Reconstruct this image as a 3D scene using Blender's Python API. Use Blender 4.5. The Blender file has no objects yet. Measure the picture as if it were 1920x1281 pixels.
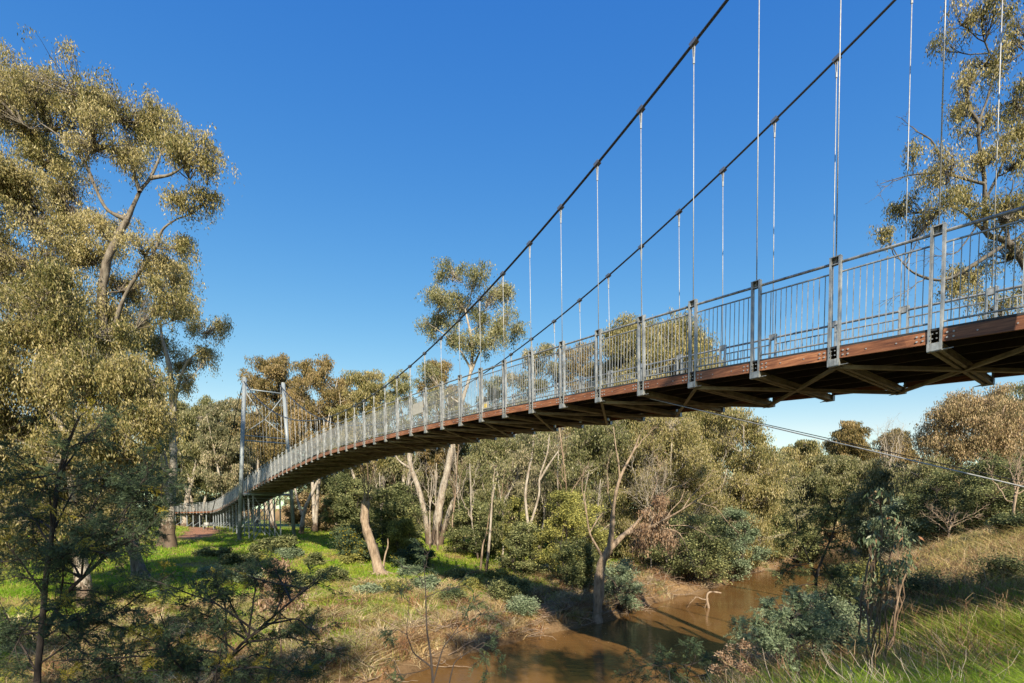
import bpy, math, random
import numpy as np
from mathutils import Vector, Matrix

scene = bpy.context.scene
C = scene.collection
R = math.radians

# ------------------------------------------------------------------ camera, sky, sun
F_PX, CY_PX, PITCH = 944.8, 997.2, R(2.52)          # focal length and principal row at 1920 px width
cam_d = bpy.data.cameras.new('camera')
cam = bpy.data.objects.new('camera', cam_d); C.objects.link(cam)
cam.location = (0, 0, 0)
cam.rotation_euler = (R(90) - PITCH, 0, 0)
cam_d.sensor_fit = 'HORIZONTAL'; cam_d.sensor_width = 36
cam_d.lens = F_PX / 1920 * 36
cam_d.shift_y = (CY_PX - 640.5) / 1920
cam_d.clip_start = 0.05; cam_d.clip_end = 5000
scene.camera = cam

SUN_EL, SUN_AZ = R(33), R(-8)                        # azimuth of the direction the shadows run, from +Y towards +X
world = bpy.data.worlds.new('World'); scene.world = world; world.use_nodes = True
wn = world.node_tree.nodes; wl = world.node_tree.links
sky = wn.new('ShaderNodeTexSky'); sky.sky_type = 'NISHITA'; sky.sun_disc = False
sky.sun_elevation = SUN_EL
sky.sun_rotation = math.pi + SUN_AZ
sky.air_density = 1.0; sky.dust_density = 0.3; sky.ozone_density = 3.0; sky.altitude = 150
hs = wn.new('ShaderNodeHueSaturation'); hs.inputs['Saturation'].default_value = 1.15; hs.inputs['Hue'].default_value = 0.5
wl.new(sky.outputs[0], hs.inputs['Color'])
# clear winter air: deepen the blue towards the zenith, keep the horizon pale
sep = wn.new('ShaderNodeSeparateColor'); com = wn.new('ShaderNodeCombineColor'); wl.new(hs.outputs[0], sep.inputs[0])
for ch, (ga, am) in enumerate(((1.5, 1.47), (0.97, 0.81), (0.40, 0.735))):
    p1 = wn.new('ShaderNodeMath'); p1.operation = 'MULTIPLY'; p1.inputs[1].default_value = 0.2; wl.new(sep.outputs[ch], p1.inputs[0])
    p2 = wn.new('ShaderNodeMath'); p2.operation = 'POWER'; p2.inputs[1].default_value = ga; wl.new(p1.outputs[0], p2.inputs[0])
    p3 = wn.new('ShaderNodeMath'); p3.operation = 'MULTIPLY'; p3.inputs[1].default_value = am / 0.2; wl.new(p2.outputs[0], p3.inputs[0]); wl.new(p3.outputs[0], com.inputs[ch])
rmin = wn.new('ShaderNodeMath'); rmin.operation = 'MINIMUM'; gmul = wn.new('ShaderNodeMath'); gmul.operation = 'MULTIPLY'; gmul.inputs[1].default_value = 0.78
gsrc = com.inputs[1].links[0].from_socket; rsrc = com.inputs[0].links[0].from_socket
wl.new(gsrc, gmul.inputs[0]); wl.new(gmul.outputs[0], rmin.inputs[0]); wl.new(rsrc, rmin.inputs[1]); wl.new(rmin.outputs[0], com.inputs[0])
wl.new(com.outputs[0], wn['Background'].inputs[0])
wn['Background'].inputs[1].default_value = 0.115

sun_d = bpy.data.lights.new('sun', 'SUN'); sun_d.energy = 5.0; sun_d.angle = R(0.5); sun_d.color = (1.0, 0.87, 0.65)
sun = bpy.data.objects.new('sun', sun_d); C.objects.link(sun)
sd = Vector((math.sin(SUN_AZ) * math.cos(SUN_EL), math.cos(SUN_AZ) * math.cos(SUN_EL), -math.sin(SUN_EL)))
sun.rotation_euler = sd.to_track_quat('-Z', 'Y').to_euler()
scene.view_settings.view_transform = 'Standard'; scene.view_settings.look = 'None'
scene.view_settings.gamma = 1; scene.view_settings.exposure = 1.0
scene.cycles.max_bounces = 6; scene.cycles.diffuse_bounces = 3; scene.cycles.glossy_bounces = 2
scene.cycles.transmission_bounces = 3; scene.cycles.transparent_max_bounces = 4
scene.cycles.caustics_reflective = False; scene.cycles.caustics_refractive = False

# ------------------------------------------------------------------ helpers
RS = np.random.RandomState
NR = RS(7)
CT, ST = math.cos(PITCH), math.sin(PITCH)

def at(px, py, Y):
    """where the photograph's column and row meet the vertical plane at distance Y"""
    k = (CY_PX - py) / F_PX
    Z = (k * Y * CT - Y * ST) / (CT + k * ST)
    d = Y * CT - Z * ST
    return np.array([(px - 960) / F_PX * d, Y, Z])

def tag(o, label=None, cat=None, group=None, kind=None):
    if label: o['label'] = label
    if cat: o['category'] = cat
    if group: o['group'] = group
    if kind: o['kind'] = kind
    return o

def empty(name, loc, parent=None):
    o = bpy.data.objects.new(name, None); C.objects.link(o)
    o.location = tuple(float(v) for v in loc); o.empty_display_size = 0.2
    o['org'] = [float(v) for v in loc]
    if parent: o.parent = parent
    return o

def org(parent):
    return np.array(parent['org']) if parent is not None and 'org' in parent else np.zeros(3)

def mesh_obj(name, V, F, mat, parent=None, smooth=False, attrs=None, F3=None, origin=None):
    """V world-space verts, F quads (m,4); the object sits at its parent's base (or origin)"""
    V = np.asarray(V, np.float64).reshape(-1, 3)
    o0 = org(parent) if parent is not None else (np.zeros(3) if origin is None else np.asarray(origin, float))
    V = V - o0
    me = bpy.data.meshes.new(name)
    F = np.asarray(F, np.int32).reshape(-1, 4) if F is not None and len(F) else np.zeros((0, 4), np.int32)
    T = np.asarray(F3, np.int32).reshape(-1, 3) if F3 is not None and len(F3) else np.zeros((0, 3), np.int32)
    me.vertices.add(len(V)); me.vertices.foreach_set('co', V.astype(np.float32).ravel())
    idx = np.concatenate([F.ravel(), T.ravel()])
    me.loops.add(len(idx)); me.loops.foreach_set('vertex_index', idx)
    npoly = len(F) + len(T); me.polygons.add(npoly)
    st = np.concatenate([np.arange(len(F)) * 4, len(F) * 4 + np.arange(len(T)) * 3]).astype(np.int32)
    me.polygons.foreach_set('loop_start', st)
    me.polygons.foreach_set('use_smooth', np.full(npoly, bool(smooth)))
    if attrs:
        for k, a in attrs.items():
            a = np.asarray(a, np.float32)
            if a.ndim == 2:
                at_ = me.attributes.new(k, 'FLOAT_COLOR', 'POINT')
                if a.shape[1] == 3: a = np.hstack([a, np.ones((len(a), 1), np.float32)])
                at_.data.foreach_set('color', a.ravel())
            else:
                at_ = me.attributes.new(k, 'FLOAT', 'POINT'); at_.data.foreach_set('value', a)
    me.update(calc_edges=True)
    me.materials.append(mat)
    o = bpy.data.objects.new(name, me); C.objects.link(o)
    if parent is not None: o.parent = parent
    else: o.location = tuple(o0)
    o['org'] = [float(v) for v in o0]
    if parent is not None: o.location = (0, 0, 0)
    return o

class MB:
    """collects boxes and tubes, then links them as ONE mesh object"""
    def __init__(s): s.V = []; s.F = []; s.n = 0
    def add(s, V, F):
        s.V.append(np.asarray(V, float)); s.F.append(np.asarray(F, int) + s.n); s.n += len(V)
    def box(s, c, ax, h):
        """centre c, axes ax (3 vectors), half sizes h"""
        c = np.asarray(c, float); V = []
        for k in (-1, 1):
            for i, j in ((-1, -1), (1, -1), (1, 1), (-1, 1)):
                V.append(c + np.asarray(ax[0]) * h[0] * i + np.asarray(ax[1]) * h[1] * j + np.asarray(ax[2]) * h[2] * k)
        s.add(V, [(3, 2, 1, 0), (4, 5, 6, 7), (0, 1, 5, 4), (1, 2, 6, 5), (2, 3, 7, 6), (3, 0, 4, 7)])
    def beam(s, a, b, w, h, up=(0, 0, 1)):
        """box from a to b, width w across, height h along up"""
        a = np.asarray(a, float); b = np.asarray(b, float); d = b - a; L = np.linalg.norm(d); d /= L
        side = np.cross(d, up); side /= np.linalg.norm(side); u = np.cross(side, d)
        s.box((a + b) / 2, (d, side, u), (L / 2, w / 2, h / 2))
    def tube(s, P, Rr, sides=8, cap=True):
        V, F = tube_arrays([(np.asarray(P, float), np.broadcast_to(np.asarray(Rr, float), (len(P),)))], sides, cap)
        s.add(V, F)
    def build(s, name, mat, parent=None, smooth=False, **k):
        return mesh_obj(name, np.concatenate(s.V), np.concatenate(s.F), mat, parent, smooth, **k)

def tube_arrays(paths, sides=6, cap=False, rough=0.0):
    Vs, Fs, n0 = [], [], 0
    a = np.arange(sides) / sides * 2 * math.pi; ca, sa = np.cos(a), np.sin(a)
    for P, Rr in paths:
        n = len(P)
        T = np.gradient(P, axis=0); T /= (np.linalg.norm(T, axis=1)[:, None] + 1e-9)
        m = T.mean(0); ref = np.array([1.0, 0, 0]) if abs(m[0]) < 0.75 * np.linalg.norm(m) + 1e-9 else np.array([0, 1.0, 0])
        A = np.cross(T, ref); A /= (np.linalg.norm(A, axis=1)[:, None] + 1e-9)
        B = np.cross(T, A)
        Rr = np.broadcast_to(np.asarray(Rr, float)[:, None], (n, sides))
        if rough:
            ln = np.concatenate([[0], np.cumsum(np.linalg.norm(np.diff(P, axis=0), axis=1))])[:, None]; k_ = int(abs(P[0, 0] * 97 + P[0, 2] * 31)) % 999
            aa = np.stack([ca * 1.3 + 5, sa * 1.3 + 5]); Rr = Rr * (1 + rough * 2 * (vnoise(aa[0][None] * 2 + ln * 0.35, aa[1][None] * 2 + ln * 1.1, k_) - 0.5) + rough * (vnoise(aa[0][None] * 5 + ln * 2.0, aa[1][None] * 5, k_ + 1) - 0.5))
        V = P[:, None, :] + (A[:, None, :] * ca[None, :, None] + B[:, None, :] * sa[None, :, None]) * Rr[:, :, None]
        Vs.append(V.reshape(-1, 3))
        i = np.arange(n - 1)[:, None] * sides; j = np.arange(sides)[None, :]; j2 = (j + 1) % sides
        F = np.stack([i + j, i + j2, i + sides + j2, i + sides + j], -1).reshape(-1, 4) + n0
        Fs.append(F); nn = n * sides
        if cap and sides % 2 == 0:
            for base, rev in ((0, False), ((n - 1) * sides, True)):
                for q in range(1, sides - 1, 2):
                    f = [base, base + q, base + q + 1, base + (q + 2) % sides]
                    if f[3] == base: f = [base, base + q, base + q + 1, base + q + 1]
                    if len(set(f)) == 4: Fs.append(np.array([f if rev else f[::-1]]) + n0)
        n0 += nn
    return np.concatenate(Vs), np.concatenate(Fs)

def hash2(ix, iy, s):
    h = (ix * 374761393 + iy * 668265263 + s * 1442695041) & 0xffffffff
    h = ((h ^ (h >> 13)) * 1274126177) & 0xffffffff
    return ((h ^ (h >> 16)) & 0xffff) / 65535.0
def vnoise(x, y, s=0):
    x = np.asarray(x, float); y = np.asarray(y, float)
    ix = np.floor(x).astype(np.int64); iy = np.floor(y).astype(np.int64); fx = x - ix; fy = y - iy
    fx = fx * fx * (3 - 2 * fx); fy = fy * fy * (3 - 2 * fy)
    return (hash2(ix, iy, s) * (1 - fx) + hash2(ix + 1, iy, s) * fx) * (1 - fy) + (hash2(ix, iy + 1, s) * (1 - fx) + hash2(ix + 1, iy + 1, s) * fx) * fy
def fbm(x, y, s=0, o=4):
    t = 0; a = 0.5
    for k in range(o): t = t + a * vnoise(np.asarray(x) * 2 ** k, np.asarray(y) * 2 ** k, s + k); a /= 2
    return t / (1 - 0.5 ** o)

# ------------------------------------------------------------------ materials
def new_mat(name):
    m = bpy.data.materials.new(name); m.use_nodes = True
    return m, m.node_tree.nodes, m.node_tree.links, m.node_tree.nodes['Principled BSDF']
def ramp(n, stops):
    r = n.new('ShaderNodeValToRGB'); e = r.color_ramp.elements
    while len(e) < len(stops): e.new(0.5)
    for el, (p, c) in zip(e, stops): el.position = p; el.color = (*c, 1)
    return r
def noise_tex(n, l, scale, detail=4, vec=None, rough=0.6):
    t = n.new('ShaderNodeTexNoise'); t.inputs['Scale'].default_value = scale; t.inputs['Detail'].default_value = detail
    t.inputs['Roughness'].default_value = rough
    if vec is not None: l.new(vec, t.inputs['Vector'])
    return t
def geo_pos(n): return n.new('ShaderNodeNewGeometry').outputs['Position']
def add_bump(n, l, bsdf, h, strength, dist):
    b = n.new('ShaderNodeBump'); b.inputs['Strength'].default_value = strength; b.inputs['Distance'].default_value = dist
    l.new(h, b.inputs['Height']); l.new(b.outputs[0], bsdf.inputs['Normal']); return b

def mat_leaf(name, stops, rough=0.45, spec=0.4, trans=0.36):
    m, n, l, b = new_mat(name)
    a = n.new('ShaderNodeAttribute'); a.attribute_name = 'tint'
    r = ramp(n, stops); l.new(a.outputs['Fac'], r.inputs[0])
    l.new(r.outputs[0], b.inputs['Base Color'])
    b.inputs['Roughness'].default_value = rough; b.inputs['Specular IOR Level'].default_value = spec
    t = n.new('ShaderNodeBsdfTranslucent'); l.new(r.outputs[0], t.inputs[0])
    mx = n.new('ShaderNodeMixShader'); mx.inputs[0].default_value = trans
    l.new(b.outputs[0], mx.inputs[1]); l.new(t.outputs[0], mx.inputs[2])
    l.new(mx.outputs[0], n['Material Output'].inputs[0])
    return m
def mat_bark(name, stops, sx=2.0, sz=0.5, rough=0.85, bump=0.6, low=None):
    m, n, l, b = new_mat(name)
    p = geo_pos(n); mp = n.new('ShaderNodeMapping'); l.new(p, mp.inputs[0]); mp.inputs['Scale'].default_value = (sx, sx, sz)
    t = noise_tex(n, l, 1.6, 6, mp.outputs[0], 0.65); r = ramp(n, stops); l.new(t.outputs[0], r.inputs[0])
    mp2 = n.new('ShaderNodeMapping'); l.new(p, mp2.inputs[0]); mp2.inputs['Scale'].default_value = (14, 14, 2.5)
    t2 = noise_tex(n, l, 1.5, 5, mp2.outputs[0], 0.7)
    col = r.outputs[0]
    mul = n.new('ShaderNodeMixRGB'); mul.blend_type = 'MULTIPLY'; mul.inputs[0].default_value = 0.6
    r2 = ramp(n, [(0.3, (0.45, 0.42, 0.4)), (0.62, (1, 1, 1))]); l.new(t2.outputs[0], r2.inputs[0])
    l.new(col, mul.inputs[1]); l.new(r2.outputs[0], mul.inputs[2])
    col = mul.outputs[0]
    if low:                                     # rough old bark clings round the foot of the trunk
        zr, c = low
        a = n.new('ShaderNodeAttribute'); a.attribute_name = 'foot'
        ad = n.new('ShaderNodeMath'); ad.operation = 'MULTIPLY_ADD'
        l.new(t.outputs[0], ad.inputs[0]); ad.inputs[1].default_value = 1.2; l.new(a.outputs['Fac'], ad.inputs[2])
        rr = ramp(n, [(0.95, (0, 0, 0)), (1.15, (1, 1, 1))]); l.new(ad.outputs[0], rr.inputs[0])
        mx = n.new('ShaderNodeMixRGB'); l.new(rr.outputs[0], mx.inputs[0]); l.new(col, mx.inputs[1]); mx.inputs[2].default_value = (*c, 1)
        mm = n.new('ShaderNodeMixRGB'); mm.blend_type = 'MULTIPLY'; mm.inputs[0].default_value = 0.7
        l.new(mx.outputs[0], mm.inputs[1]); l.new(r2.outputs[0], mm.inputs[2]); col = mm.outputs[0]
    l.new(col, b.inputs['Base Color']); b.inputs['Roughness'].default_value = rough
    add_bump(n, l, b, t2.outputs[0], bump, 0.04)
    return m

M = {}
M['gum'] = mat_leaf('gum_leaves', [(0, (0.053, 0.064, 0.017)), (0.3, (0.157, 0.153, 0.050)), (0.55, (0.271, 0.236, 0.090)), (0.8, (0.438, 0.362, 0.167)), (1, (0.463, 0.404, 0.233))], 0.42, 0.28)
M['gum_olive'] = mat_leaf('olive_gum_leaves', [(0, (0.047, 0.060, 0.022)), (0.35, (0.146, 0.159, 0.063)), (0.7, (0.281, 0.263, 0.123)), (1, (0.386, 0.351, 0.210))], 0.42, 0.28)
M['gum_brown'] = mat_leaf('bronze_gum_leaves', [(0, (0.057, 0.055, 0.019)), (0.4, (0.183, 0.148, 0.055)), (0.75, (0.334, 0.242, 0.109)), (1, (0.354, 0.263, 0.139))], 0.45, 0.25)
M['gum_pink'] = mat_leaf('pale_brown_gum_leaves', [(0, (0.09, 0.08, 0.035)), (0.4, (0.25, 0.20, 0.10)), (0.75, (0.48, 0.35, 0.20)), (1, (0.64, 0.48, 0.31))], 0.45, 0.25)
M['gum_grey'] = mat_leaf('grey_green_gum_leaves', [(0, (0.062, 0.072, 0.038)), (0.4, (0.185, 0.187, 0.100)), (0.8, (0.347, 0.307, 0.176)), (1, (0.560, 0.461, 0.336))], 0.45, 0.28)
M['wattle'] = mat_leaf('wattle_leaves', [(0, (0.039, 0.056, 0.023)), (0.45, (0.134, 0.155, 0.065)), (0.8, (0.263, 0.280, 0.128)), (1, (0.448, 0.437, 0.197))], 0.6, 0.2)
M['wattle_yellow'] = mat_leaf('yellow_green_wattle_leaves', [(0, (0.067, 0.081, 0.023)), (0.45, (0.202, 0.207, 0.065)), (0.8, (0.381, 0.370, 0.116)), (1, (0.560, 0.515, 0.151))], 0.6, 0.2)
M['wattle_blue'] = mat_leaf('blue_green_wattle_leaves', [(0, (0.03, 0.05, 0.03)), (0.5, (0.075, 0.11, 0.062)), (0.85, (0.14, 0.18, 0.08)), (1, (0.34, 0.27, 0.03))], 0.6, 0.2)
M['wattle_pale'] = mat_leaf('pale_wattle_leaves', [(0, (0.10, 0.14, 0.08)), (0.5, (0.22, 0.28, 0.17)), (1, (0.38, 0.43, 0.29))], 0.6, 0.2)
M['sapling'] = mat_leaf('sapling_leaves', [(0, (0.07, 0.11, 0.06)), (0.6, (0.17, 0.22, 0.13)), (0.9, (0.30, 0.33, 0.20)), (1, (0.4, 0.2, 0.12))], 0.35, 0.5)
M['dry_leaf'] = mat_leaf('dry_leaves', [(0, (0.16, 0.09, 0.05)), (0.5, (0.34, 0.23, 0.15)), (1, (0.52, 0.40, 0.30))], 0.6, 0.2)
M['grass'] = None
M['bark_white'] = mat_bark('pale_gum_bark', [(0.3, (0.16, 0.11, 0.08)), (0.45, (0.36, 0.31, 0.26)), (0.6, (0.46, 0.42, 0.37)), (0.8, (0.33, 0.29, 0.25))], 2.0, 0.5, 0.75, 0.4, (3, (0.11, 0.075, 0.052)))
M['bark_brown'] = mat_bark('brown_bark', [(0.3, (0.10, 0.06, 0.04)), (0.5, (0.24, 0.17, 0.12)), (0.75, (0.40, 0.31, 0.24))], 3.0, 0.5, 0.9, 1.0)
M['bark_dull'] = mat_bark('dull_grey_bark', [(0.3, (0.07, 0.055, 0.045)), (0.5, (0.17, 0.145, 0.12)), (0.75, (0.33, 0.30, 0.26))], 3.0, 0.8, 0.9, 0.8)
M['bark_twig'] = mat_bark('dark_grey_bark', [(0.3, (0.045, 0.038, 0.035)), (0.5, (0.11, 0.10, 0.09)), (0.75, (0.24, 0.225, 0.21))], 3.0, 0.8, 0.9, 0.8)
M['bark_dark'] = mat_bark('dark_wattle_bark', [(0.3, (0.022, 0.018, 0.018)), (0.7, (0.07, 0.055, 0.05))], 6, 2, 0.9, 0.5)
M['bark_grey'] = mat_bark('weathered_wood', [(0.3, (0.12, 0.085, 0.06)), (0.5, (0.30, 0.225, 0.165)), (0.75, (0.46, 0.37, 0.29))], 4.0, 1.2, 0.9, 1.0)

def mat_steel():
    m, n, l, b = new_mat('galvanised_steel')
    p = geo_pos(n); t = noise_tex(n, l, 5.0, 7, p, 0.7); r = ramp(n, [(0.3, (0.20, 0.215, 0.23)), (0.5, (0.36, 0.38, 0.40)), (0.7, (0.49, 0.51, 0.53))]); l.new(t.outputs[0], r.inputs[0])
    mp = n.new('ShaderNodeMapping'); l.new(p, mp.inputs[0]); mp.inputs['Scale'].default_value = (9, 9, 0.9)
    t3 = noise_tex(n, l, 2.0, 5, mp.outputs[0], 0.7); r3 = ramp(n, [(0.38, (0.55, 0.50, 0.44)), (0.55, (1, 1, 1))]); l.new(t3.outputs[0], r3.inputs[0])
    mu = n.new('ShaderNodeMixRGB'); mu.blend_type = 'MULTIPLY'; mu.inputs[0].default_value = 0.8; l.new(r.outputs[0], mu.inputs[1]); l.new(r3.outputs[0], mu.inputs[2])
    l.new(mu.outputs[0], b.inputs['Base Color']); b.inputs['Metallic'].default_value = 0.55
    r2 = ramp(n, [(0.3, (0.36,) * 3), (0.7, (0.66,) * 3)]); l.new(t.outputs[0], r2.inputs[0]); l.new(r2.outputs[0], b.inputs['Roughness'])
    return m
M['steel'] = mat_steel()
def mat_plain(name, c, rough=0.6, metal=0.0, var=0.25, scale=6):
    m, n, l, b = new_mat(name)
    t = noise_tex(n, l, scale, 5, geo_pos(n)); r = ramp(n, [(0.3, tuple(v * (1 - var) for v in c)), (0.7, tuple(min(1, v * (1 + var)) for v in c))])
    l.new(t.outputs[0], r.inputs[0]); l.new(r.outputs[0], b.inputs['Base Color'])
    b.inputs['Roughness'].default_value = rough; b.inputs['Metallic'].default_value = metal
    return m
M['steel_dark'] = mat_plain('weathered_steel_beam', (0.27, 0.22, 0.16), 0.6, 0.25, 0.45, 3)
M['tower_paint'] = mat_plain('pale_grey_painted_steel', (0.22, 0.255, 0.29), 0.45, 0.1, 0.12, 1.5)
M['cable'] = mat_plain('dark_wire_rope', (0.045, 0.048, 0.055), 0.4, 0.6, 0.3, 20)
M['cable_zinc'] = mat_plain('bright_wire_rope', (0.36, 0.37, 0.39), 0.55, 0.3, 0.2, 20)
M['rail_dark'] = mat_plain('dark_steel_rail', (0.20, 0.21, 0.23), 0.35, 0.7, 0.2, 4)
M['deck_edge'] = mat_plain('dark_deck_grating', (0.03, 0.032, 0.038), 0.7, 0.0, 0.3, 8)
M['sign_white'] = mat_plain('pale_sign_plate', (0.46, 0.45, 0.42), 0.5, 0.0, 0.05, 4)
M['sign_yellow'] = mat_plain('yellow_sticker', (0.75, 0.55, 0.03), 0.5, 0.0, 0.05, 4)
M['concrete'] = mat_plain('concrete', (0.42, 0.39, 0.34), 0.9, 0, 0.2, 5)
def mat_timber():
    m, n, l, b = new_mat('red_hardwood')
    p = geo_pos(n); mp = n.new('ShaderNodeMapping'); l.new(p, mp.inputs[0]); mp.inputs['Scale'].default_value = (1.0, 1.0, 14)
    t = noise_tex(n, l, 2.2, 7, mp.outputs[0], 0.65)
    r = ramp(n, [(0.3, (0.09, 0.032, 0.017)), (0.52, (0.25, 0.10, 0.048)), (0.75, (0.46, 0.215, 0.105))]); l.new(t.outputs[0], r.inputs[0])
    mp2 = n.new('ShaderNodeMapping'); l.new(p, mp2.inputs[0]); mp2.inputs['Scale'].default_value = (0.7, 0.7, 0.7)
    v = n.new('ShaderNodeTexVoronoi'); v.inputs['Scale'].default_value = 1.0; l.new(mp2.outputs[0], v.inputs['Vector'])
    mul = n.new('ShaderNodeMixRGB'); mul.blend_type = 'MULTIPLY'; mul.inputs[0].default_value = 0.6
    r3 = ramp(n, [(0.0, (0.6, 0.55, 0.55)), (1.0, (1.25, 1.25, 1.25))])
    bw = n.new('ShaderNodeSeparateColor'); l.new(v.outputs['Color'], bw.inputs[0]); l.new(bw.outputs[0], r3.inputs[0])
    l.new(r.outputs[0], mul.inputs[1]); l.new(r3.outputs[0], mul.inputs[2])
    l.new(mul.outputs[0], b.inputs['Base Color']); b.inputs['Roughness'].default_value = 0.55
    return m
M['timber'] = mat_timber()
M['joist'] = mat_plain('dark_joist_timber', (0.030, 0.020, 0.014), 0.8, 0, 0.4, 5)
def mat_vcol(name, rough=0.9, trans=0.0, bump=False, attr='col'):
    m, n, l, b = new_mat(name)
    a = n.new('ShaderNodeAttribute'); a.attribute_name = attr
    col = a.outputs['Color']
    if bump:
        t = noise_tex(n, l, 9.0, 8, geo_pos(n), 0.7); r = ramp(n, [(0.3, (0.55, 0.5, 0.45)), (0.7, (1.3, 1.3, 1.3))]); l.new(t.outputs[0], r.inputs[0])
        mu = n.new('ShaderNodeMixRGB'); mu.blend_type = 'MULTIPLY'; mu.inputs[0].default_value = 1; l.new(col, mu.inputs[1]); l.new(r.outputs[0], mu.inputs[2]); col = mu.outputs[0]
        add_bump(n, l, b, t.outputs[0], 0.8, 0.12)
    l.new(col, b.inputs['Base Color']); b.inputs['Roughness'].default_value = rough; b.inputs['Specular IOR Level'].default_value = 0.2
    if trans:
        t = n.new('ShaderNodeBsdfTranslucent'); l.new(col, t.inputs[0]); mx = n.new('ShaderNodeMixShader'); mx.inputs[0].default_value = trans
        l.new(b.outputs[0], mx.inputs[1]); l.new(t.outputs[0], mx.inputs[2]); l.new(mx.outputs[0], n['Material Output'].inputs[0])
    return m
M['ground'] = mat_vcol('bank_soil', 0.95, 0, True)
M['grass'] = mat_vcol('grass_blades', 0.6, 0.35)
M['litter'] = mat_vcol('dead_stalks', 0.85, 0.1)
def mat_water():
    m, n, l, b = new_mat('muddy_water')
    p = geo_pos(n); t = noise_tex(n, l, 0.25, 3, p); r = ramp(n, [(0.3, (0.112, 0.060, 0.021)), (0.7, (0.160, 0.085, 0.029))]); l.new(t.outputs[0], r.inputs[0])
    l.new(r.outputs[0], b.inputs['Base Color']); b.inputs['Roughness'].default_value = 0.07; b.inputs['IOR'].default_value = 1.33; b.inputs['Specular IOR Level'].default_value = 0.5
    mp = n.new('ShaderNodeMapping'); l.new(p, mp.inputs[0]); mp.inputs['Rotation'].default_value = (0, 0, R(40)); mp.inputs['Scale'].default_value = (1.0, 2.2, 1)
    t2 = noise_tex(n, l, 1.3, 4, mp.outputs[0]); add_bump(n, l, b, t2.outputs[0], 0.12, 0.12)
    return m
M['water'] = mat_water()

# ------------------------------------------------------------------ terrain
FAR = np.array([(-90, -22), (-60, -10), (-40, -1), (-25, 4.5), (-14, 9.5), (-8, 13.2), (-4, 17.4), (-0.7, 22.2), (4.4, 26.1), (7, 28.6), (9.6, 32.4), (14, 36.5), (21, 45.4), (26, 50), (33, 58), (37, 66), (38, 74), (33, 86), (12, 110), (-45, 150)], float)
NEAR = np.array([(-90, -34), (-60, -22), (-30, -8), (-16, -0.5), (-8, 4.5), (0, 10.0), (5, 14.2), (9, 19), (13, 24.5), (19, 31), (28, 40), (38, 51), (46, 62), (48, 74), (42, 90), (20, 118), (-30, 160)], float)
WATER_Z = -6.0
def sdist(X, Y, L):
    """signed distance to a polyline, positive on its left"""
    X = np.asarray(X, float); Y = np.asarray(Y, float)
    best = np.full(X.shape, 1e9); sg = np.ones(X.shape)
    for (ax, ay), (bx, by) in zip(L[:-1], L[1:]):
        dx, dy = bx - ax, by - ay; t = np.clip(((X - ax) * dx + (Y - ay) * dy) / (dx * dx + dy * dy), 0, 1)
        ex, ey = X - ax - t * dx, Y - ay - t * dy; d = np.hypot(ex, ey); c = dx * (Y - ay) - dy * (X - ax)
        k = d < best - 1e-9; best = np.where(k, d, best); sg = np.where(k, np.sign(c), sg)
    return best * sg
def terrain(X, Y):
    X = np.asarray(X, float); Y = np.asarray(Y, float)
    wob = (fbm(X * 0.45, Y * 0.45, 5, 3) - 0.5) * 1.6
    df = sdist(X, Y, FAR) + wob; dn = -sdist(X, Y, NEAR) + wob
    zf = np.interp(df, [0, 0.5, 1.3, 6, 12, 20, 45, 80, 120, 400], [-6.1, -5.62, -5.28, -4.98, -4.65, -4.35, -3.7, -2.3, -1.7, -1.0])
    zn = np.interp(dn, [0, 0.8, 3, 6, 9, 14, 25, 60, 400], [-6.1, -5.5, -4.1, -2.55, -1.75, -1.35, -0.9, 0, 0.5])
    bed = np.interp(-np.maximum(df, dn), [0, 2, 6], [-6.1, -6.7, -7.2])
    z = np.where(df > 0, zf, np.where(dn > 0, zn, bed))
    land = np.clip(np.maximum(df, dn) / 3, 0, 1)
    z = z + land * ((fbm(X * 0.12, Y * 0.12, 11, 3) - 0.5) * 0.9 + (fbm(X * 0.7, Y * 0.7, 15, 3) - 0.5) * 0.28)
    z = z + 1.0 * np.exp(-((X - 25) ** 2 + (Y - 23) ** 2) / 60.0) + 0.5 * np.exp(-((X - 14) ** 2 + (Y - 11) ** 2) / 18.0)
    flat = np.exp(-(X ** 2 + Y ** 2) / 18.0)                       # trodden patch where the photographer stands
    return z * (1 - flat) + (-1.68) * flat
def gz(x, y): return float(terrain(np.array([x]), np.array([y]))[0])
def ground_info(X, Y):
    wob = (fbm(X * 0.45, Y * 0.45, 5, 3) - 0.5) * 1.6
    return sdist(X, Y, FAR) + wob, -sdist(X, Y, NEAR) + wob
def greenness(X, Y):
    """0 = bare or dead growth, 1 = lush green grass"""
    df, dn = ground_info(X, Y)
    n1 = fbm(X * 0.16, Y * 0.16, 31, 4); n2 = fbm(X * 0.6, Y * 0.6, 41, 3)
    gf = np.clip((df - 3.0 - 5 * (n2 - 0.5)) / 3.5, 0, 1) * np.clip((n1 * 0.55 + n2 * 0.45 - 0.33) * 8, 0.12, 1)
    gf = gf * np.clip((120 - df) / 30, 0, 1)
    gn = np.clip(1.25 - np.hypot(X - 5.0, Y - 4.5) / 7.5, 0, 1) + np.clip((n1 - 0.5) * 6, 0, 1) * 0.7 * (dn > 8)
    g = np.where(df > 0, gf, np.clip(gn, 0, 1))
    # the trodden red path that runs up to the ramp
    pd = np.abs(sdist(X, Y, PATH)); g = g * np.clip((pd - 1.6) / 1.0, 0, 1)
    return np.clip(g, 0, 1)
PATH = np.array([(-38, 60), (-44, 72), (-52, 84), (-62, 96), (-80, 120)], float)
PATH2 = np.array([(-24, 66), (-34, 70), (-44, 72), (-60, 78)], float)

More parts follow.
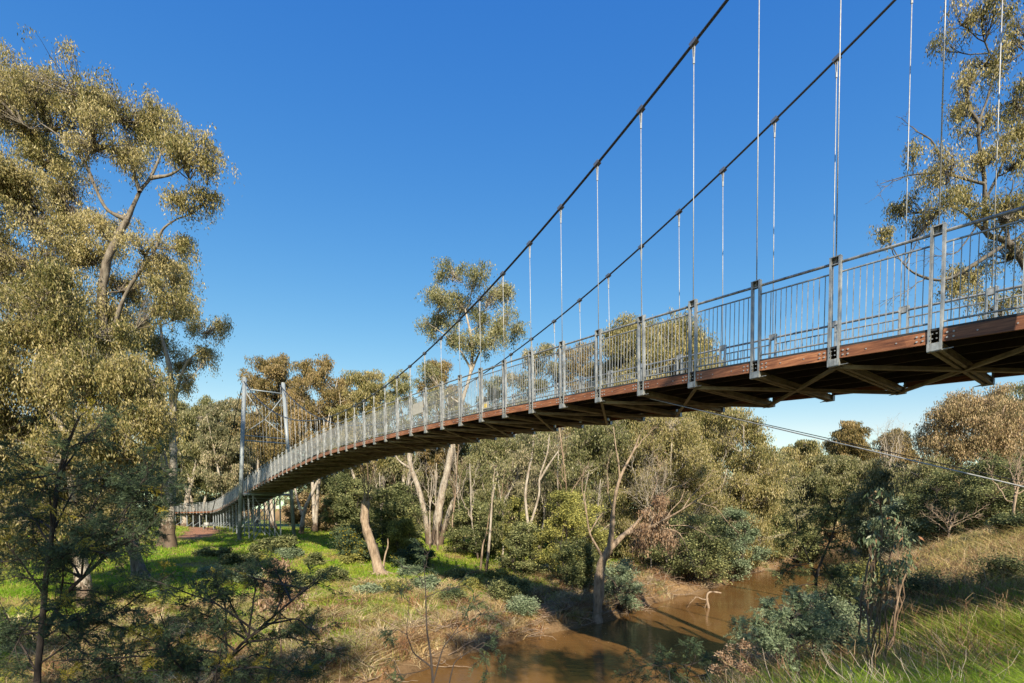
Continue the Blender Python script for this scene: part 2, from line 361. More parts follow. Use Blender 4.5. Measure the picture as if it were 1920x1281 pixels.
def axis_pts(lo, hi, c, fine, far):
    out = [c]; s = fine
    x = c
    while x < hi:
        x += s; out.append(x); s = fine + max(0, (x - c) - far) * 0.035
    x = c; s = fine; pre = []
    while x > lo:
        x -= s; pre.append(x); s = fine + max(0, (c - x) - far) * 0.035
    return np.array(pre[::-1] + out)
gx = axis_pts(-1500, 1500, 0, 0.33, 28); gy = axis_pts(-300, 2500, 20, 0.33, 24)
GX, GY = np.meshgrid(gx, gy, indexing='ij')
GZ = terrain(GX, GY)
nx, ny = GX.shape
ii = (np.arange(nx - 1)[:, None] * ny + np.arange(ny - 1)[None, :])
GF = np.stack([ii, ii + ny, ii + ny + 1, ii + 1], -1).reshape(-1, 4)
gg = greenness(GX, GY); dfar, dnear = ground_info(GX, GY)
n3 = fbm(GX * 0.5, GY * 0.5, 51, 4)[..., None]
soil = np.array([0.19, 0.115, 0.06]) * (1 - n3) + np.array([0.36, 0.25, 0.14]) * n3
pathm = np.clip(1 - (np.minimum(np.abs(sdist(GX, GY, PATH)), np.abs(sdist(GX, GY, PATH2))) - 1.6) / 1.2, 0, 1)[..., None]
soil = soil * (1 - pathm) + np.array([0.30, 0.155, 0.10]) * pathm
gcol = soil * (1 - gg[..., None] * 0.85) + np.array([0.11, 0.17, 0.022]) * gg[..., None] * 0.85
wet = np.clip(1 - np.maximum(dfar, dnear) / 0.7, 0, 1)[..., None]
gcol = gcol * (1 - 0.55 * wet)
tag(mesh_obj('ground', np.stack([GX, GY, GZ], -1), GF, M['ground'], smooth=True, attrs={'col': gcol.reshape(-1, 3)}), kind='structure')

wx = np.array([-200, -40, 0, 40, 90, 200.0]); wy = np.array([-120, 0, 40, 90, 220.0])
WX, WY = np.meshgrid(wx, wy, indexing='ij'); iw = (np.arange(5)[:, None] * 5 + np.arange(4)[None, :])
tag(mesh_obj('river', np.stack([WX, WY, np.full_like(WX, WATER_Z)], -1), np.stack([iw, iw + 5, iw + 6, iw + 1], -1).reshape(-1, 4), M['water'], smooth=True), kind='structure')

# ------------------------------------------------------------------ the suspension bridge
S = 1.5
D = np.array([-0.60124, 0.79907, 0.0]); O = np.array([0.79907, 0.60124, 0.0]); UP = np.array([0, 0, 1.0])
P0 = np.array([6.9683, 8.4239, 0.0]); WD = 3.746
KI = [-14, -8, -4, -1, 0, 5, 10, 15, 20, 22, 26.3, 31.4, 36, 41.3, 50.3, 58, 65.4, 80]
KZ = [0.2, 1.35, 2.15, 2.52, 2.61, 3.04, 3.36, 3.53, 3.59, 3.57, 3.31, 2.89, 2.43, 1.87, 0.62, -0.2, -0.62, -0.9]
def _pchip(x, xs=np.array(KI, float), ys=np.array(KZ, float)):
    h = np.diff(xs); dl = np.diff(ys) / h; m = np.zeros(len(xs))
    for k in range(1, len(xs) - 1):
        m[k] = 0 if dl[k - 1] * dl[k] <= 0 else (h[k - 1] + h[k]) / (h[k - 1] / dl[k - 1] + h[k] / dl[k])
    m[0], m[-1] = dl[0], dl[-1]
    k = int(np.clip(np.searchsorted(xs, x) - 1, 0, len(xs) - 2)); t = (x - xs[k]) / h[k]
    return ((1 + 2 * t) * (1 - t) ** 2 * ys[k] + t * (1 - t) ** 2 * h[k] * m[k] + t * t * (3 - 2 * t) * ys[k + 1] + t * t * (t - 1) * h[k] * m[k + 1])
def dz(i): return float(_pchip(i))
def bp(i, off=0.0, h=0.0):
    """point on the bridge: bay number, metres across from the near edge, height above the crossbeam's underside"""
    p = P0 + D * S * i + O * off; p = p.copy(); p[2] = dz(i) + h; return p
HP = 1.99
SL = 0.07

def post_mesh():
    m = MB()
    for s in (-1, 1):
        m.box((s * 0.078, 0, HP / 2), ((1, 0, 0), (0, 1, 0), (0, 0, 1)), (0.018, 0.045, HP / 2))
    m.box((0, 0, HP + 0.004), ((1, 0, 0), (0, 1, 0), (0, 0, 1)), (0.098, 0.047, 0.008))
    m.box((0, 0, HP - 0.13), ((1, 0, 0), (0, 1, 0), (0, 0, 1)), (0.058, 0.043, 0.006))
    m.box((0, 0.038, HP - 0.065), ((1, 0, 0), (0, 1, 0), (0, 0, 1)), (0.058, 0.004, 0.058))
    m.box((0, -0.051, 0.06), ((1, 0, 0), (0, 1, 0), (0, 0, 1)), (0.10, 0.006, 0.062))
    m.box((0.0, 0, -0.006), ((1, 0, 0), (0, 1, 0), (0, 0, 1)), (0.10, 0.05, 0.006))
    m.add([(0.06, -0.03, -0.003), (0.24, -0.02, -0.003), (0.06, 0.12, -0.003), (0.06, 0.02, -0.003), (0.06, -0.03, 0.006), (0.24, -0.02, 0.006), (0.06, 0.12, 0.006), (0.06, 0.02, 0.006)],
          [(3, 2, 1, 0), (4, 5, 6, 7), (0, 1, 5, 4), (1, 2, 6, 5), (2, 3, 7, 6), (3, 0, 4, 7)])
    for s in (-1, 1):
        for z in (0.19, 0.27):
            m.tube([(s * 0.03, -0.045, z), (s * 0.03, -0.062, z)], 0.012, 6)
    return m
_pm = post_mesh()
POST_ME = None

def rail_points(i, off, side, h): return bp(i, off, h)
def panel(root, i, off, side, mat_r):
    """one bay of railing: hand rail, top rail, bottom rail and balusters"""
    a, b = bp(i, off), bp(i + 1, off); m = MB()
    tl = np.array([O[0], O[1], 0]) * side * 0.0
    def q(t, h): return a + (b - a) * t + UP * h + tl
    e = 0.085 / S
    m.tube([q(e, HP - 0.09), q(1 - e, HP - 0.09)], 0.028, 8)
    m.tube([q(e, HP - 0.27), q(1 - e, HP - 0.27)], 0.017, 6)
    m.tube([q(e, 0.46), q(1 - e, 0.46)], 0.017, 6)
    for k in range(12):
        t = e + (1 - 2 * e) * (k + 1) / 13
        m.tube([q(t, 0.46), q(t, HP - 0.27)], 0.0095, 4)
    return m.build('railing_panel', M['steel'], root)

def hanger(root, i, off, ctop):
    a = bp(i, off, HP + 0.0)
    m = MB(); top = np.array(ctop); L = np.linalg.norm(top - a)
    dr = (top - a) / L
    m.tube([a - UP * 0.12, top - dr * 0.30], 0.0105, 6)
    h = m.build('hanger_rod', M['cable_zinc'], root, True)
    c = MB()
    side = D
    for s in (-1, 1):
        c.beam(top - dr * 0.30 + side * s * 0.008, top - dr * 0.04 + side * s * 0.022, 0.014, 0.035, up=O)
    c.tube([top - dr * 0.40, top - dr * 0.27], 0.024, 6)
    c.build('fork_socket', M['cable_zinc'], h)
    cl = MB(); tp = cable_p(i, 0 if off < 1 else 1); cl.beam(cable_p(i - 0.055, 0 if off < 1 else 1), cable_p(i + 0.055, 0 if off < 1 else 1), 0.125, 0.085)
    cl.beam(tp, tp - UP * 0.12, 0.03, 0.05, up=D); cl.build('cable_clamp', M['rail_dark'], h)
    return h

def cable_z(i): return 6.081 + 0.01748 * (i - 19.05) ** 2
def cable_p(i, k):
    """k=0 near cable, k=1 far cable"""
    t = ((i - 19.5) / 21.5) ** 2
    off = (-0.02 - 0.25 * t) if k == 0 else (WD - 0.10 - 0.05 * t)
    p = P0 + D * S * i + O * off; p = p.copy(); p[2] = cable_z(i); return p

bridge = empty('suspension_bridge', (P0[0] + D[0] * S * 20, P0[1] + D[1] * S * 20, gz(P0[0] + D[0] * S * 20, P0[1] + D[1] * S * 20)))
tag(bridge, 'long timber and galvanised steel suspension footbridge arching over the brown river', 'bridge')
I0, I1 = -1, 41
ang = math.atan2(D[1], D[0])
for k, off in ((0, 0.0), (1, WD)):
    for i in range(I0, I1 + 1):
        if POST_ME is None:
            o = _pm.build('post', M['steel']); POST_ME = o.data; o.parent = bridge
        else:
            o = bpy.data.objects.new('post', POST_ME); C.objects.link(o); o.parent = bridge
        p = bp(i, off) - org(bridge)
        o.location = tuple(p)
        rz = ang if k == 1 else ang + math.pi
        o.rotation_euler = Matrix.Rotation(rz, 3, 'Z').to_euler()
        # the local -y side of a post faces outward; posts lean out slightly with the frames
        if k == 0: o.rotation_euler = (R(0), 0, ang + math.pi)
        tilt = R(1.2)
        ax = Vector(D) if k == 0 else -Vector(D)
        Rm = Matrix.Rotation(-tilt, 3, ax) @ Matrix.Rotation(rz, 3, 'Z')
        o.rotation_euler = Rm.to_euler()
        hanger(bridge, i, off + (-0.03 if k == 0 else 0.03), cable_p(i, k) - UP * 0.05)
    for i in range(I0, I1):
        panel(bridge, i, off, -1 if k == 0 else 1, M['steel'])
        f = MB(); oo = -0.005 if k == 0 else WD + 0.005
        f.beam(bp(i, oo, 0.225) + D * 0.10, bp(i + 1, oo, 0.225) - D * 0.10, 0.055, 0.20)
        fb = f.build('edge_beam', M['timber'], bridge)
        bt = MB()
        for t in (0.105, 0.16, 0.84, 0.895):
            for hh in (0.185, 0.265):
                c = bp(i, oo, 0) + (bp(i + 1, oo, 0) - bp(i, oo, 0)) * t + UP * hh; s = -1 if k == 0 else 1
                bt.tube([c + O * s * 0.02, c + O * s * 0.042], 0.016, 6)
        for t in (0.35, 0.65):
            c = bp(i, oo, 0) + (bp(i + 1, oo, 0) - bp(i, oo, 0)) * t + UP * 0.22; s = -1 if k == 0 else 1
            bt.tube([c + O * s * 0.02, c + O * s * 0.036], 0.012, 6)
        if i < 26: bt.build('bolt', M['cable_zinc'], fb)
for i in range(I0, I1 + 1):
    m = MB(); a, b = bp(i, -0.04, 0.066), bp(i, WD + 0.04, 0.066)
    for s in (-1, 1):                                    # back-to-back channels
        m.beam(a + D * s * 0.034, b + D * s * 0.034, 0.022, 0.13)
        m.beam(a + D * s * 0.058 - UP * 0.058, b + D * s * 0.058 - UP * 0.058, 0.05, 0.011)
        m.beam(a + D * s * 0.058 + UP * 0.058, b + D * s * 0.058 + UP * 0.058, 0.05, 0.011)
    m.build('crossbeam', M['steel_dark'], bridge)
for i in range(I0, I1 - 1):
    if i % 2: 
        for a, b in ((0.12, WD - 0.12), (WD - 0.12, 0.12)):
            m = MB(); m.beam(bp(i, a, -0.02), bp(i + 1, WD / 2, -0.02), 0.075, 0.016 if a < 1 else 0.02)
            m.beam(bp(i + 1, WD / 2, -0.02), bp(i + 2, b, -0.02), 0.075, 0.016 if a < 1 else 0.02)
            m.beam(bp(i, a, 0.015), bp(i + 1, WD / 2, 0.015), 0.012, 0.07); m.beam(bp(i + 1, WD / 2, 0.015), bp(i + 2, b, 0.015), 0.012, 0.07)
            m.build('diagonal_brace', M['steel_dark'], bridge)
m = MB()                                                # joists under the boards
for off in (0.55, 1.2, WD / 2, WD - 1.2, WD - 0.55):
    for i in range(I0, I1):
        m.beam(bp(i, off, 0.235), bp(i + 1, off, 0.235), 0.07, 0.17)
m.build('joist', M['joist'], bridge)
m = MB()
nb = 10
for i in range(I0, I1):
    for k in range(nb):
        t = i + (k + 0.5) / nb; a, b = bp(t, -0.03, 0.345), bp(t, WD + 0.03, 0.345)
        dd = bp(t + 0.05, 0) - bp(t - 0.05, 0); dd /= np.linalg.norm(dd)
        m.box((a + b) / 2, (dd, O, np.cross(dd, O)), (0.073, WD / 2 + 0.03, 0.018))
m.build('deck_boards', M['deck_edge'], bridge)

for k in (0, 1):                                        # twin main ropes with clamps at every hanger
    m = MB(); ii_ = np.linspace(-1, 41, 127)
    pts = np.array([cable_p(t, k) for t in ii_])
    for s in (-1, 1):
        m.tube(pts + O * s * 0.026 + UP * s * 0.016, 0.024, 6)
    cb = m.build('main_cable', M['cable'], bridge, True)

def tower(root, i, zb0, zb1):
    """two leaning tubular legs tied by cross tubes; built as children of the bridge"""
    cen = P0 + D * S * i + O * WD / 2; tz = cable_z(i) + 0.1
    feet = [cen + O * s * 2.95 for s in (-1, 1)]; tops = []
    for s, fz, foot in ((-1, zb0, feet[0]), (1, zb1, feet[1])):
        a = foot.copy(); a[2] = fz
        b = cen + O * s * 2.03; b[2] = tz + 0.25
        m = MB(); m.tube([a, b], 0.21, 20); leg = m.build('tower_leg', M['tower_paint'], root, True)
        q = MB(); q.tube([a - UP * 0.15, a + UP * 0.06], 0.45, 16); q.tube([a + UP * 0.06, a + UP * 0.10], 0.44, 16)
        for w in range(8):
            an = w * math.pi / 4; q.tube([a + np.array([math.cos(an) * 0.38, math.sin(an) * 0.38, 0.09]), a + np.array([math.cos(an) * 0.38, math.sin(an) * 0.38, 0.2])], 0.03, 6)
        q.build('base_plate', M['concrete'], leg)
        c = MB(); c.tube([b - UP * 0.02, b + UP * 0.03], 0.225, 16); c.build('leg_cap', M['steel'], leg)
    def lp(s, z):
        fz = zb0 if s < 0 else zb1; t = (z - fz) / (tz + 0.25 - fz)
        p = cen + O * s * (2.95 + (2.03 - 2.95) * t); p[2] = z; return p
    zt, zm = tz - 1.0, dz(i) + 5.9
    for a, b, r in ((lp(-1, zt), lp(1, zt), 0.075), (lp(-1, zm), lp(1, zm), 0.085), (lp(-1, zm + .55), lp(1, zm + .55), 0.07), (lp(-1, zt - .15), (lp(-1, (zt + zm) / 2) + lp(1, (zt + zm) / 2)) / 2 - UP * 0.3, 0.055), (lp(1, zt - .15), (lp(-1, (zt + zm) / 2) + lp(1, (zt + zm) / 2)) / 2 - UP * 0.3, 0.055),
                    (lp(-1, zm + 0.7), (lp(-1, (zt + zm) / 2) + lp(1, (zt + zm) / 2)) / 2 - UP * 0.3, 0.045), (lp(1, zm + 0.7), (lp(-1, (zt + zm) / 2) + lp(1, (zt + zm) / 2)) / 2 - UP * 0.3, 0.045), (lp(-1, dz(i) - 0.15), lp(1, dz(i) - 0.15), 0.12)):
        m = MB(); m.tube([a, b], r, 10); m.build('tower_brace', M['tower_paint'], root, True)
cen = P0 + D * S * 41 + O * WD / 2
tower(bridge, 41, gz(*(cen - O * 2.95)[:2]), gz(*(cen + O * 2.95)[:2]))
cen = P0 + D * S * -1.2 + O * WD / 2
tower(bridge, -1.2, gz(*(cen - O * 2.95)[:2]), gz(*(cen + O * 2.95)[:2]))
for k in (0, 1):                                        # backstays beyond both towers
    for i, step in ((41, 14), (-1, -10)):
        a = cable_p(i, k); b = P0 + D * S * (i + step) + O * (-2.0 if k == 0 else WD + 2.0); b[2] = gz(b[0], b[1])
        m = MB(); t = np.linspace(0, 1, 12)[:, None]; pts = a + (b - a) * t - UP * 0.6 * (4 * t * (1 - t)) * 0.5
        for s in (-1, 1): m.tube(pts + O * s * 0.028, 0.024, 6)
        m.build('backstay_cable', M['cable'], bridge, True)
# wind guys: from the underside of the deck down to the near bank
for k, (px, py, Y) in enumerate(((1928, 915, 7.6), (1928, 906, 7.9))):
    a = bp(4, 0.35 + 0.25 * k, -0.04); b = at(px, py, Y); dr = b - a
    e = b + dr * 0.9
    m = MB(); m.tube([a, e], 0.012 if k == 0 else 0.008, 6); m.build('wind_guy', M['cable_zinc'] if k == 0 else M['cable'], bridge, True)
# small signs fixed inside the railings
o_ = MB(); c = bp(12.5, 0.035, 1.22); o_.box(c + D * 0.1, (D, UP, O), (0.50, 0.25, 0.006)); sg = o_.build('sign_plate', M['sign_white'], bridge)
o_ = MB(); c = bp(8.85, 0.035, 0.58); o_.box(c, (D, UP, O), (0.20, 0.14, 0.006)); sg = o_.build('notice_board', M['sign_white'], bridge)
o_ = MB(); o_.box(c - O * 0.0095, (D, UP, O), (0.07, 0.07, 0.003)); o_.build('yellow_marking', M['sign_yellow'], sg)

# ------------------------------------------------------------------ approach ramps on piers
def ramp_thing(name, label, i0, i1, path, pier_step=2):
    """path(i) -> near-edge point at the deck's underside; a railed boardwalk on braced steel piers"""
    c0 = path(i0); root = empty(name, (c0[0], c0[1], gz(c0[0], c0[1]))); tag(root, label, 'ramp')
    n = i1 - i0
    def pt(i, off, h=0):
        a, b = path(i - 0.01), path(i + 0.01); d = b - a; d[2] = 0; d /= np.linalg.norm(d)
        o = np.array([d[1], -d[0], 0]); return path(i) + o * off + UP * h
    for off in (0.0, WD):
        for j in range(n + 1):
            i = i0 + j
            a = pt(i, off); m = MB(); m.beam(a, a + UP * 1.95, 0.09, 0.16, up=D); m.build('post', M['steel'], root)
            if j < n:
                b = pt(i + 1, off); m = MB()
                q = lambda t, h: a + (b - a) * t + UP * h
                m.tube([q(0, 1.88), q(1, 1.88)], 0.028, 6); m.tube([q(0, 1.70), q(1, 1.70)], 0.017, 4); m.tube([q(0, 0.46), q(1, 0.46)], 0.017, 4)
                for k in range(11): t = (k + 1) / 12; m.tube([q(t, 0.46), q(t, 1.70)], 0.0095, 4)
                m.build('railing_panel', M['steel'], root)
                m = MB(); m.beam(q(0.02, 0.22), q(0.98, 0.22), 0.05, 0.2); m.build('edge_beam', M['timber'], root)
    m = MB()
    for j in range(n):
        i = i0 + j; a, b = (pt(i, 0) + pt(i, WD)) / 2, (pt(i + 1, 0) + pt(i + 1, WD)) / 2
        m.beam(a + UP * 0.33, b + UP * 0.33, WD - 0.06, 0.05)
    m.build('deck_boards', M['deck_edge'], root)
    for j in range(0, n + 1, pier_step):
        i = i0 + j; m = MB(); m.beam(pt(i, -0.05, 0.05), pt(i, WD + 0.05, 0.05), 0.14, 0.14)
        for off in (0.45, WD - 0.45):
            t_ = pt(i, off, -0.02); bse = t_.copy(); bse[2] = gz(t_[0], t_[1]) - 0.1
            if t_[2] - bse[2] > 0.2: m.beam(bse, t_, 0.13, 0.13, up=D)
        a, b = pt(i, 0.45), pt(i, WD - 0.45); ga, gb = gz(*a[:2]), gz(*b[:2])
        if a[2] - ga > 1.2:
            m.beam([a[0], a[1], ga + 0.2], [b[0], b[1], b[2] - 0.25], 0.05, 0.07); m.beam([b[0], b[1], gb + 0.2], [a[0], a[1], a[2] - 0.25], 0.05, 0.06)
        m.build('pier', M['tower_paint'], root)
    return root
def ramp_path(i):
    if i <= 65: return bp(i)
    e = bp(65); d2 = np.array([-0.78, 0.62, 0.0]); p = e + d2 * S * (i - 65); p[2] = dz(i); return p
ramp_thing('approach_ramp', 'grey railed ramp on braced steel piers beyond the far bridge tower', 41, 80, ramp_path)
ramp_thing('approach_ramp', 'short railed ramp joining the deck to the near bank beside the camera', 1, 13, lambda j: bp(-j, WD))
# ------------------------------------------------------------------ trees
def unit(v): return v / (np.linalg.norm(v, axis=-1, keepdims=True) + 1e-9)

def leaf_quads(P, Dr, L, W, rs, tint, fold=0.0):
    """kite-shaped leaves: base points, directions, lengths, widths"""
    n = len(P); r = unit(rs.normal(size=(n, 3))); s = unit(np.cross(Dr, r))
    L = np.asarray(L)[:, None]; W = np.asarray(W)[:, None]
    V = np.stack([P, P + Dr * L * 0.45 + s * W * 0.5, P + Dr * L, P + Dr * L * 0.45 - s * W * 0.5], 1).reshape(-1, 3)
    F = np.arange(n * 4).reshape(n, 4)
    return V, F, np.repeat(tint, 4)

def limb_curve(a, b, rs, up=0.25, n=8, wob=0.06, start_dir=None):
    a = np.asarray(a, float); b = np.asarray(b, float); L = np.linalg.norm(b - a)
    c1 = a + (b - a) * 0.35 + np.array([0, 0, -up * L * 0.3]) + rs.normal(size=3) * wob * L
    if start_dir is not None: c1 = a + np.asarray(start_dir) * L * 0.35 + rs.normal(size=3) * wob * L * 0.5
    c2 = a + (b - a) * 0.72 + np.array([0, 0, up * L * 0.12]) + rs.normal(size=3) * wob * L
    t = np.linspace(0, 1, n)[:, None]
    P = (1 - t) ** 3 * a + 3 * (1 - t) ** 2 * t * c1 + 3 * (1 - t) * t * t * c2 + t ** 3 * b
    P[1:-1] += rs.normal(size=(n - 2, 3)) * wob * L * 0.13
    return P

def make_tree(name, label, cat, base, stems, clumps, seed, leaf='gum', bark='bark_white', per=1.0, lsize=(0.17, 0.042), droop=0.75, twigs=10,
              spray=(0.45, 0.65), nleaf=16, shell=0.55, group=None, foot_h=2.5, bare=(), limb_r=1.0, kind=None, flat=False, horizontal=False, twig_r=0.010, density=1.0):
    """stems: list of (points, r0, r1). clumps: list of (centre, radii3). Grows limbs to every clump, twigs inside it and leaves hung on the twigs."""
    rs = RS(seed); root = empty(name, base); tag(root, label, cat, group); tshift = rs.normal() * 0.05
    paths6, paths3 = [], []
    nodes, nr = [], []
    for P, r0, r1 in stems:
        P = np.asarray(P, float)
        # resample smoothly
        k = np.linspace(0, len(P) - 1, max(12, len(P) * 4)); i0 = np.clip(k.astype(int), 0, len(P) - 2); t = (k - i0)[:, None]
        Pm = np.vstack([2 * P[0] - P[1], P, 2 * P[-1] - P[-2]]); a, b, c, d = Pm[i0], Pm[i0 + 1], Pm[i0 + 2], Pm[i0 + 3]
        Q = 0.5 * ((2 * b) + (-a + c) * t + (2 * a - 5 * b + 4 * c - d) * t * t + (-a + 3 * b - 3 * c + d) * t ** 3)
        u = np.linspace(0, 1, len(Q)); rr = r0 + (r1 - r0) * u ** 0.8
        low = np.clip(1 - (Q[:, 2] - base[2]) / (2.2 * r0 + 0.01), 0, 1); rr = rr * (1 + 0.55 * low ** 2)
        rr = rr * (1 + 0.06 * rs.normal(size=len(rr)))
        paths6.append((Q, rr)); nodes.append(Q); nr.append(rr)
    N = np.concatenate(nodes); NRd = np.concatenate(nr)
    zb = base[2]
    LP, LD, LT, LS = [], [], [], []
    order = sorted(range(len(clumps)), key=lambda q: np.min(np.linalg.norm(N - np.asarray(clumps[q][0]), axis=1)))
    for q in order:
        c = np.asarray(clumps[q][0], float); rad = np.asarray(clumps[q][1], float) if np.ndim(clumps[q][1]) else np.full(3, float(clumps[q][1]))
        dv = c - N; dist = np.linalg.norm(dv, axis=1); hor = np.hypot(dv[:, 0], dv[:, 1])
        cost = dist + np.maximum(0, hor * 0.7 - dv[:, 2]) * 1.2 + np.where(NRd < 0.02, 3, 0) + 0.3 * rs.random_sample(len(N))
        k = int(np.argmin(cost)); a = N[k]; end = c + np.array([0, 0, -0.25 * rad[2]])
        L = np.linalg.norm(end - a)
        if L > 0.2:
            r0 = min(NRd[k] * 0.8, 0.016 * L * limb_r + 0.025); P = limb_curve(a, end, rs, 0.3, 10, 0.07); rr = np.linspace(r0, max(0.014, r0 * 0.35), 10)
            paths6.append((P, rr)); N = np.vstack([N, P[3:]]); NRd = np.concatenate([NRd, rr[3:]])
        else: P = np.array([a, end]); rr = np.array([0.02, 0.015])
        vol = (rad[0] * rad[1] * rad[2]) ** (1 / 3)
        nt = max(4, int(twigs * per * vol * (0.7 + 0.5 * vol)))
        dr = unit(rs.normal(size=(nt, 3))); dr[:, 2] = np.abs(dr[:, 2]) * 0.9 - 0.35 * rs.random_sample(nt); dr = unit(dr)
        rr_ = (shell + (1 - shell) * rs.random_sample(nt))[:, None]
        nsub = max(4, int(5 + 3.2 * vol)); sdir = unit(rs.normal(size=(nsub, 3)) * np.array([1, 1, 0.8]) + np.array([0, 0, 0.25])); sc_ = c + sdir * rad * rs.uniform(0.35, 1.02, (nsub, 1)); wgt = rs.exponential(size=nsub) + 0.35
        T = sc_[rs.choice(nsub, nt, p=wgt / wgt.sum())] + dr * rad * rr_ * rs.uniform(0.2, 0.58, (nt, 1))
        s_idx = rs.randint(len(P) // 2, len(P), nt)
        for j in range(nt):
            a2 = P[s_idx[j]]; tp = limb_curve(a2, T[j], rs, 0.15, 5, 0.1)
            paths3.append((tp, np.linspace(0.022 * min(1, vol / 1.5) + 0.006, twig_r * 0.6, 5)))
        ns = max(1, int(round(nleaf * 1.7)))
        # each twig end carries a drooping spray; a few hang part way along
        ctr = T[:, None, :] + rs.normal(size=(nt, 2, 3)) * np.array([spray[0], spray[0], spray[0] * 0.5]) * 0.6
        ctr = ctr.reshape(-1, 3); m = len(ctr)
        off = rs.normal(size=(m, ns, 3)) * np.array([spray[0], spray[0], spray[1]]) * 0.5
        off[..., 2] = off[..., 2] - 0.25 * spray[1] if horizontal else 0.1 - np.abs(off[..., 2]) * 1.7
        pp = (ctr[:, None, :] + off).reshape(-1, 3)
        if horizontal: dd = unit(rs.normal(size=(len(pp), 3)) * np.array([1, 1, 0.45]))
        else: dd = unit(rs.normal(size=(len(pp), 3)) * (1.05 - droop) + np.array([0, 0, -droop]))
        ctint = rs.normal() * 0.08 + tshift
        tt = np.clip(0.5 + ctint + np.repeat(rs.normal(size=m) * 0.13, ns) + rs.normal(size=len(pp)) * 0.23, 0, 1)
        LP.append(pp); LD.append(dd); LT.append(tt); LS.append(rs.uniform(0.65, 1.25, len(pp)))
    for P, r0, r1 in bare:
        P = np.asarray(P, float); n = max(8, len(P) * 3); k = np.linspace(0, len(P) - 1, n)
        Q = np.stack([np.interp(k, np.arange(len(P)), P[:, j]) for j in range(3)], 1); L = np.linalg.norm(P[-1] - P[0])
        Q[1:-1] += rs.normal(size=(n - 2, 3)) * 0.012 * L; paths6.append((Q, np.linspace(r0, r1, n)))
        for j in range(int(6 + L * 2.5)):
            k = rs.randint(n // 3, n); a = Q[k]; d = unit(Q[min(k + 1, n - 1)] - Q[max(k - 2, 0)] + rs.normal(size=3) * 0.0008)
            e = a + (unit(d + rs.normal(size=3) * 0.65)) * L * rs.uniform(0.10, 0.30)
            tp = limb_curve(a, e, rs, 0.1, 6, 0.12); paths3.append((tp, np.linspace(max(0.006, r1 * 0.9), 0.004, 6)))
            for _ in range(3):
                kk = rs.randint(2, 6); e2 = tp[kk] + unit(e - a + rs.normal(size=3) * 0.8 * np.linalg.norm(e - a)) * L * rs.uniform(0.03, 0.1)
                paths3.append((limb_curve(tp[kk], e2, rs, 0.1, 4, 0.12), np.linspace(0.006, 0.003, 4)))
    V1, F1 = tube_arrays(paths6, 10, rough=0.28 if bark != 'bark_white' else 0.14)
    if paths3:
        V2, F2 = tube_arrays(paths3, 3); V = np.vstack([V1, V2]); F = np.vstack([F1, F2 + len(V1)])
    else: V, F = V1, F1
    foot = np.clip(1 - (V[:, 2] - zb) / foot_h, 0, 1) * 0.75
    mesh_obj('trunk', V, F, M[bark], root, True, attrs={'foot': foot})
    if LP:
        P = np.concatenate(LP); Dd = np.concatenate(LD); T = np.concatenate(LT); Sc = np.concatenate(LS)
        k = P[:, 2] > zb + 0.1; P, Dd, T, Sc = P[k], Dd[k], T[k], Sc[k]
        V, F, tt = leaf_quads(P, Dd, Sc * lsize[0] * 1.15, Sc * lsize[1] * 1.45, rs, T)
        mesh_obj('crown', V, F, M[leaf], root, attrs={'tint': tt})
        root['leaves'] = len(P)
    return root

def px_clumps(lst, Y, seed=0, depth=1.0, zs=1.0):
    rs = RS(seed + 99); out = []
    for c in lst:
        px, py, rx, ry = c[:4]; dY = c[4] if len(c) > 4 else rs.uniform(-1, 1) * depth
        out.append((at(px, py, Y + dY), (rx * Y / F_PX, (rx + ry) / 2 * Y / F_PX, ry * Y / F_PX * zs)))
    return out
def px_stem(pts, Y, r0, r1, dys=None):
    P = [at(x, y, Y + (dys[k] if dys else 0)) for k, (x, y) in enumerate(pts)]
    return (P, r0, r1)
def ground_at(px, Y):
    X = (px - 960) / F_PX * Y; return np.array([X, Y, gz(X, Y)])

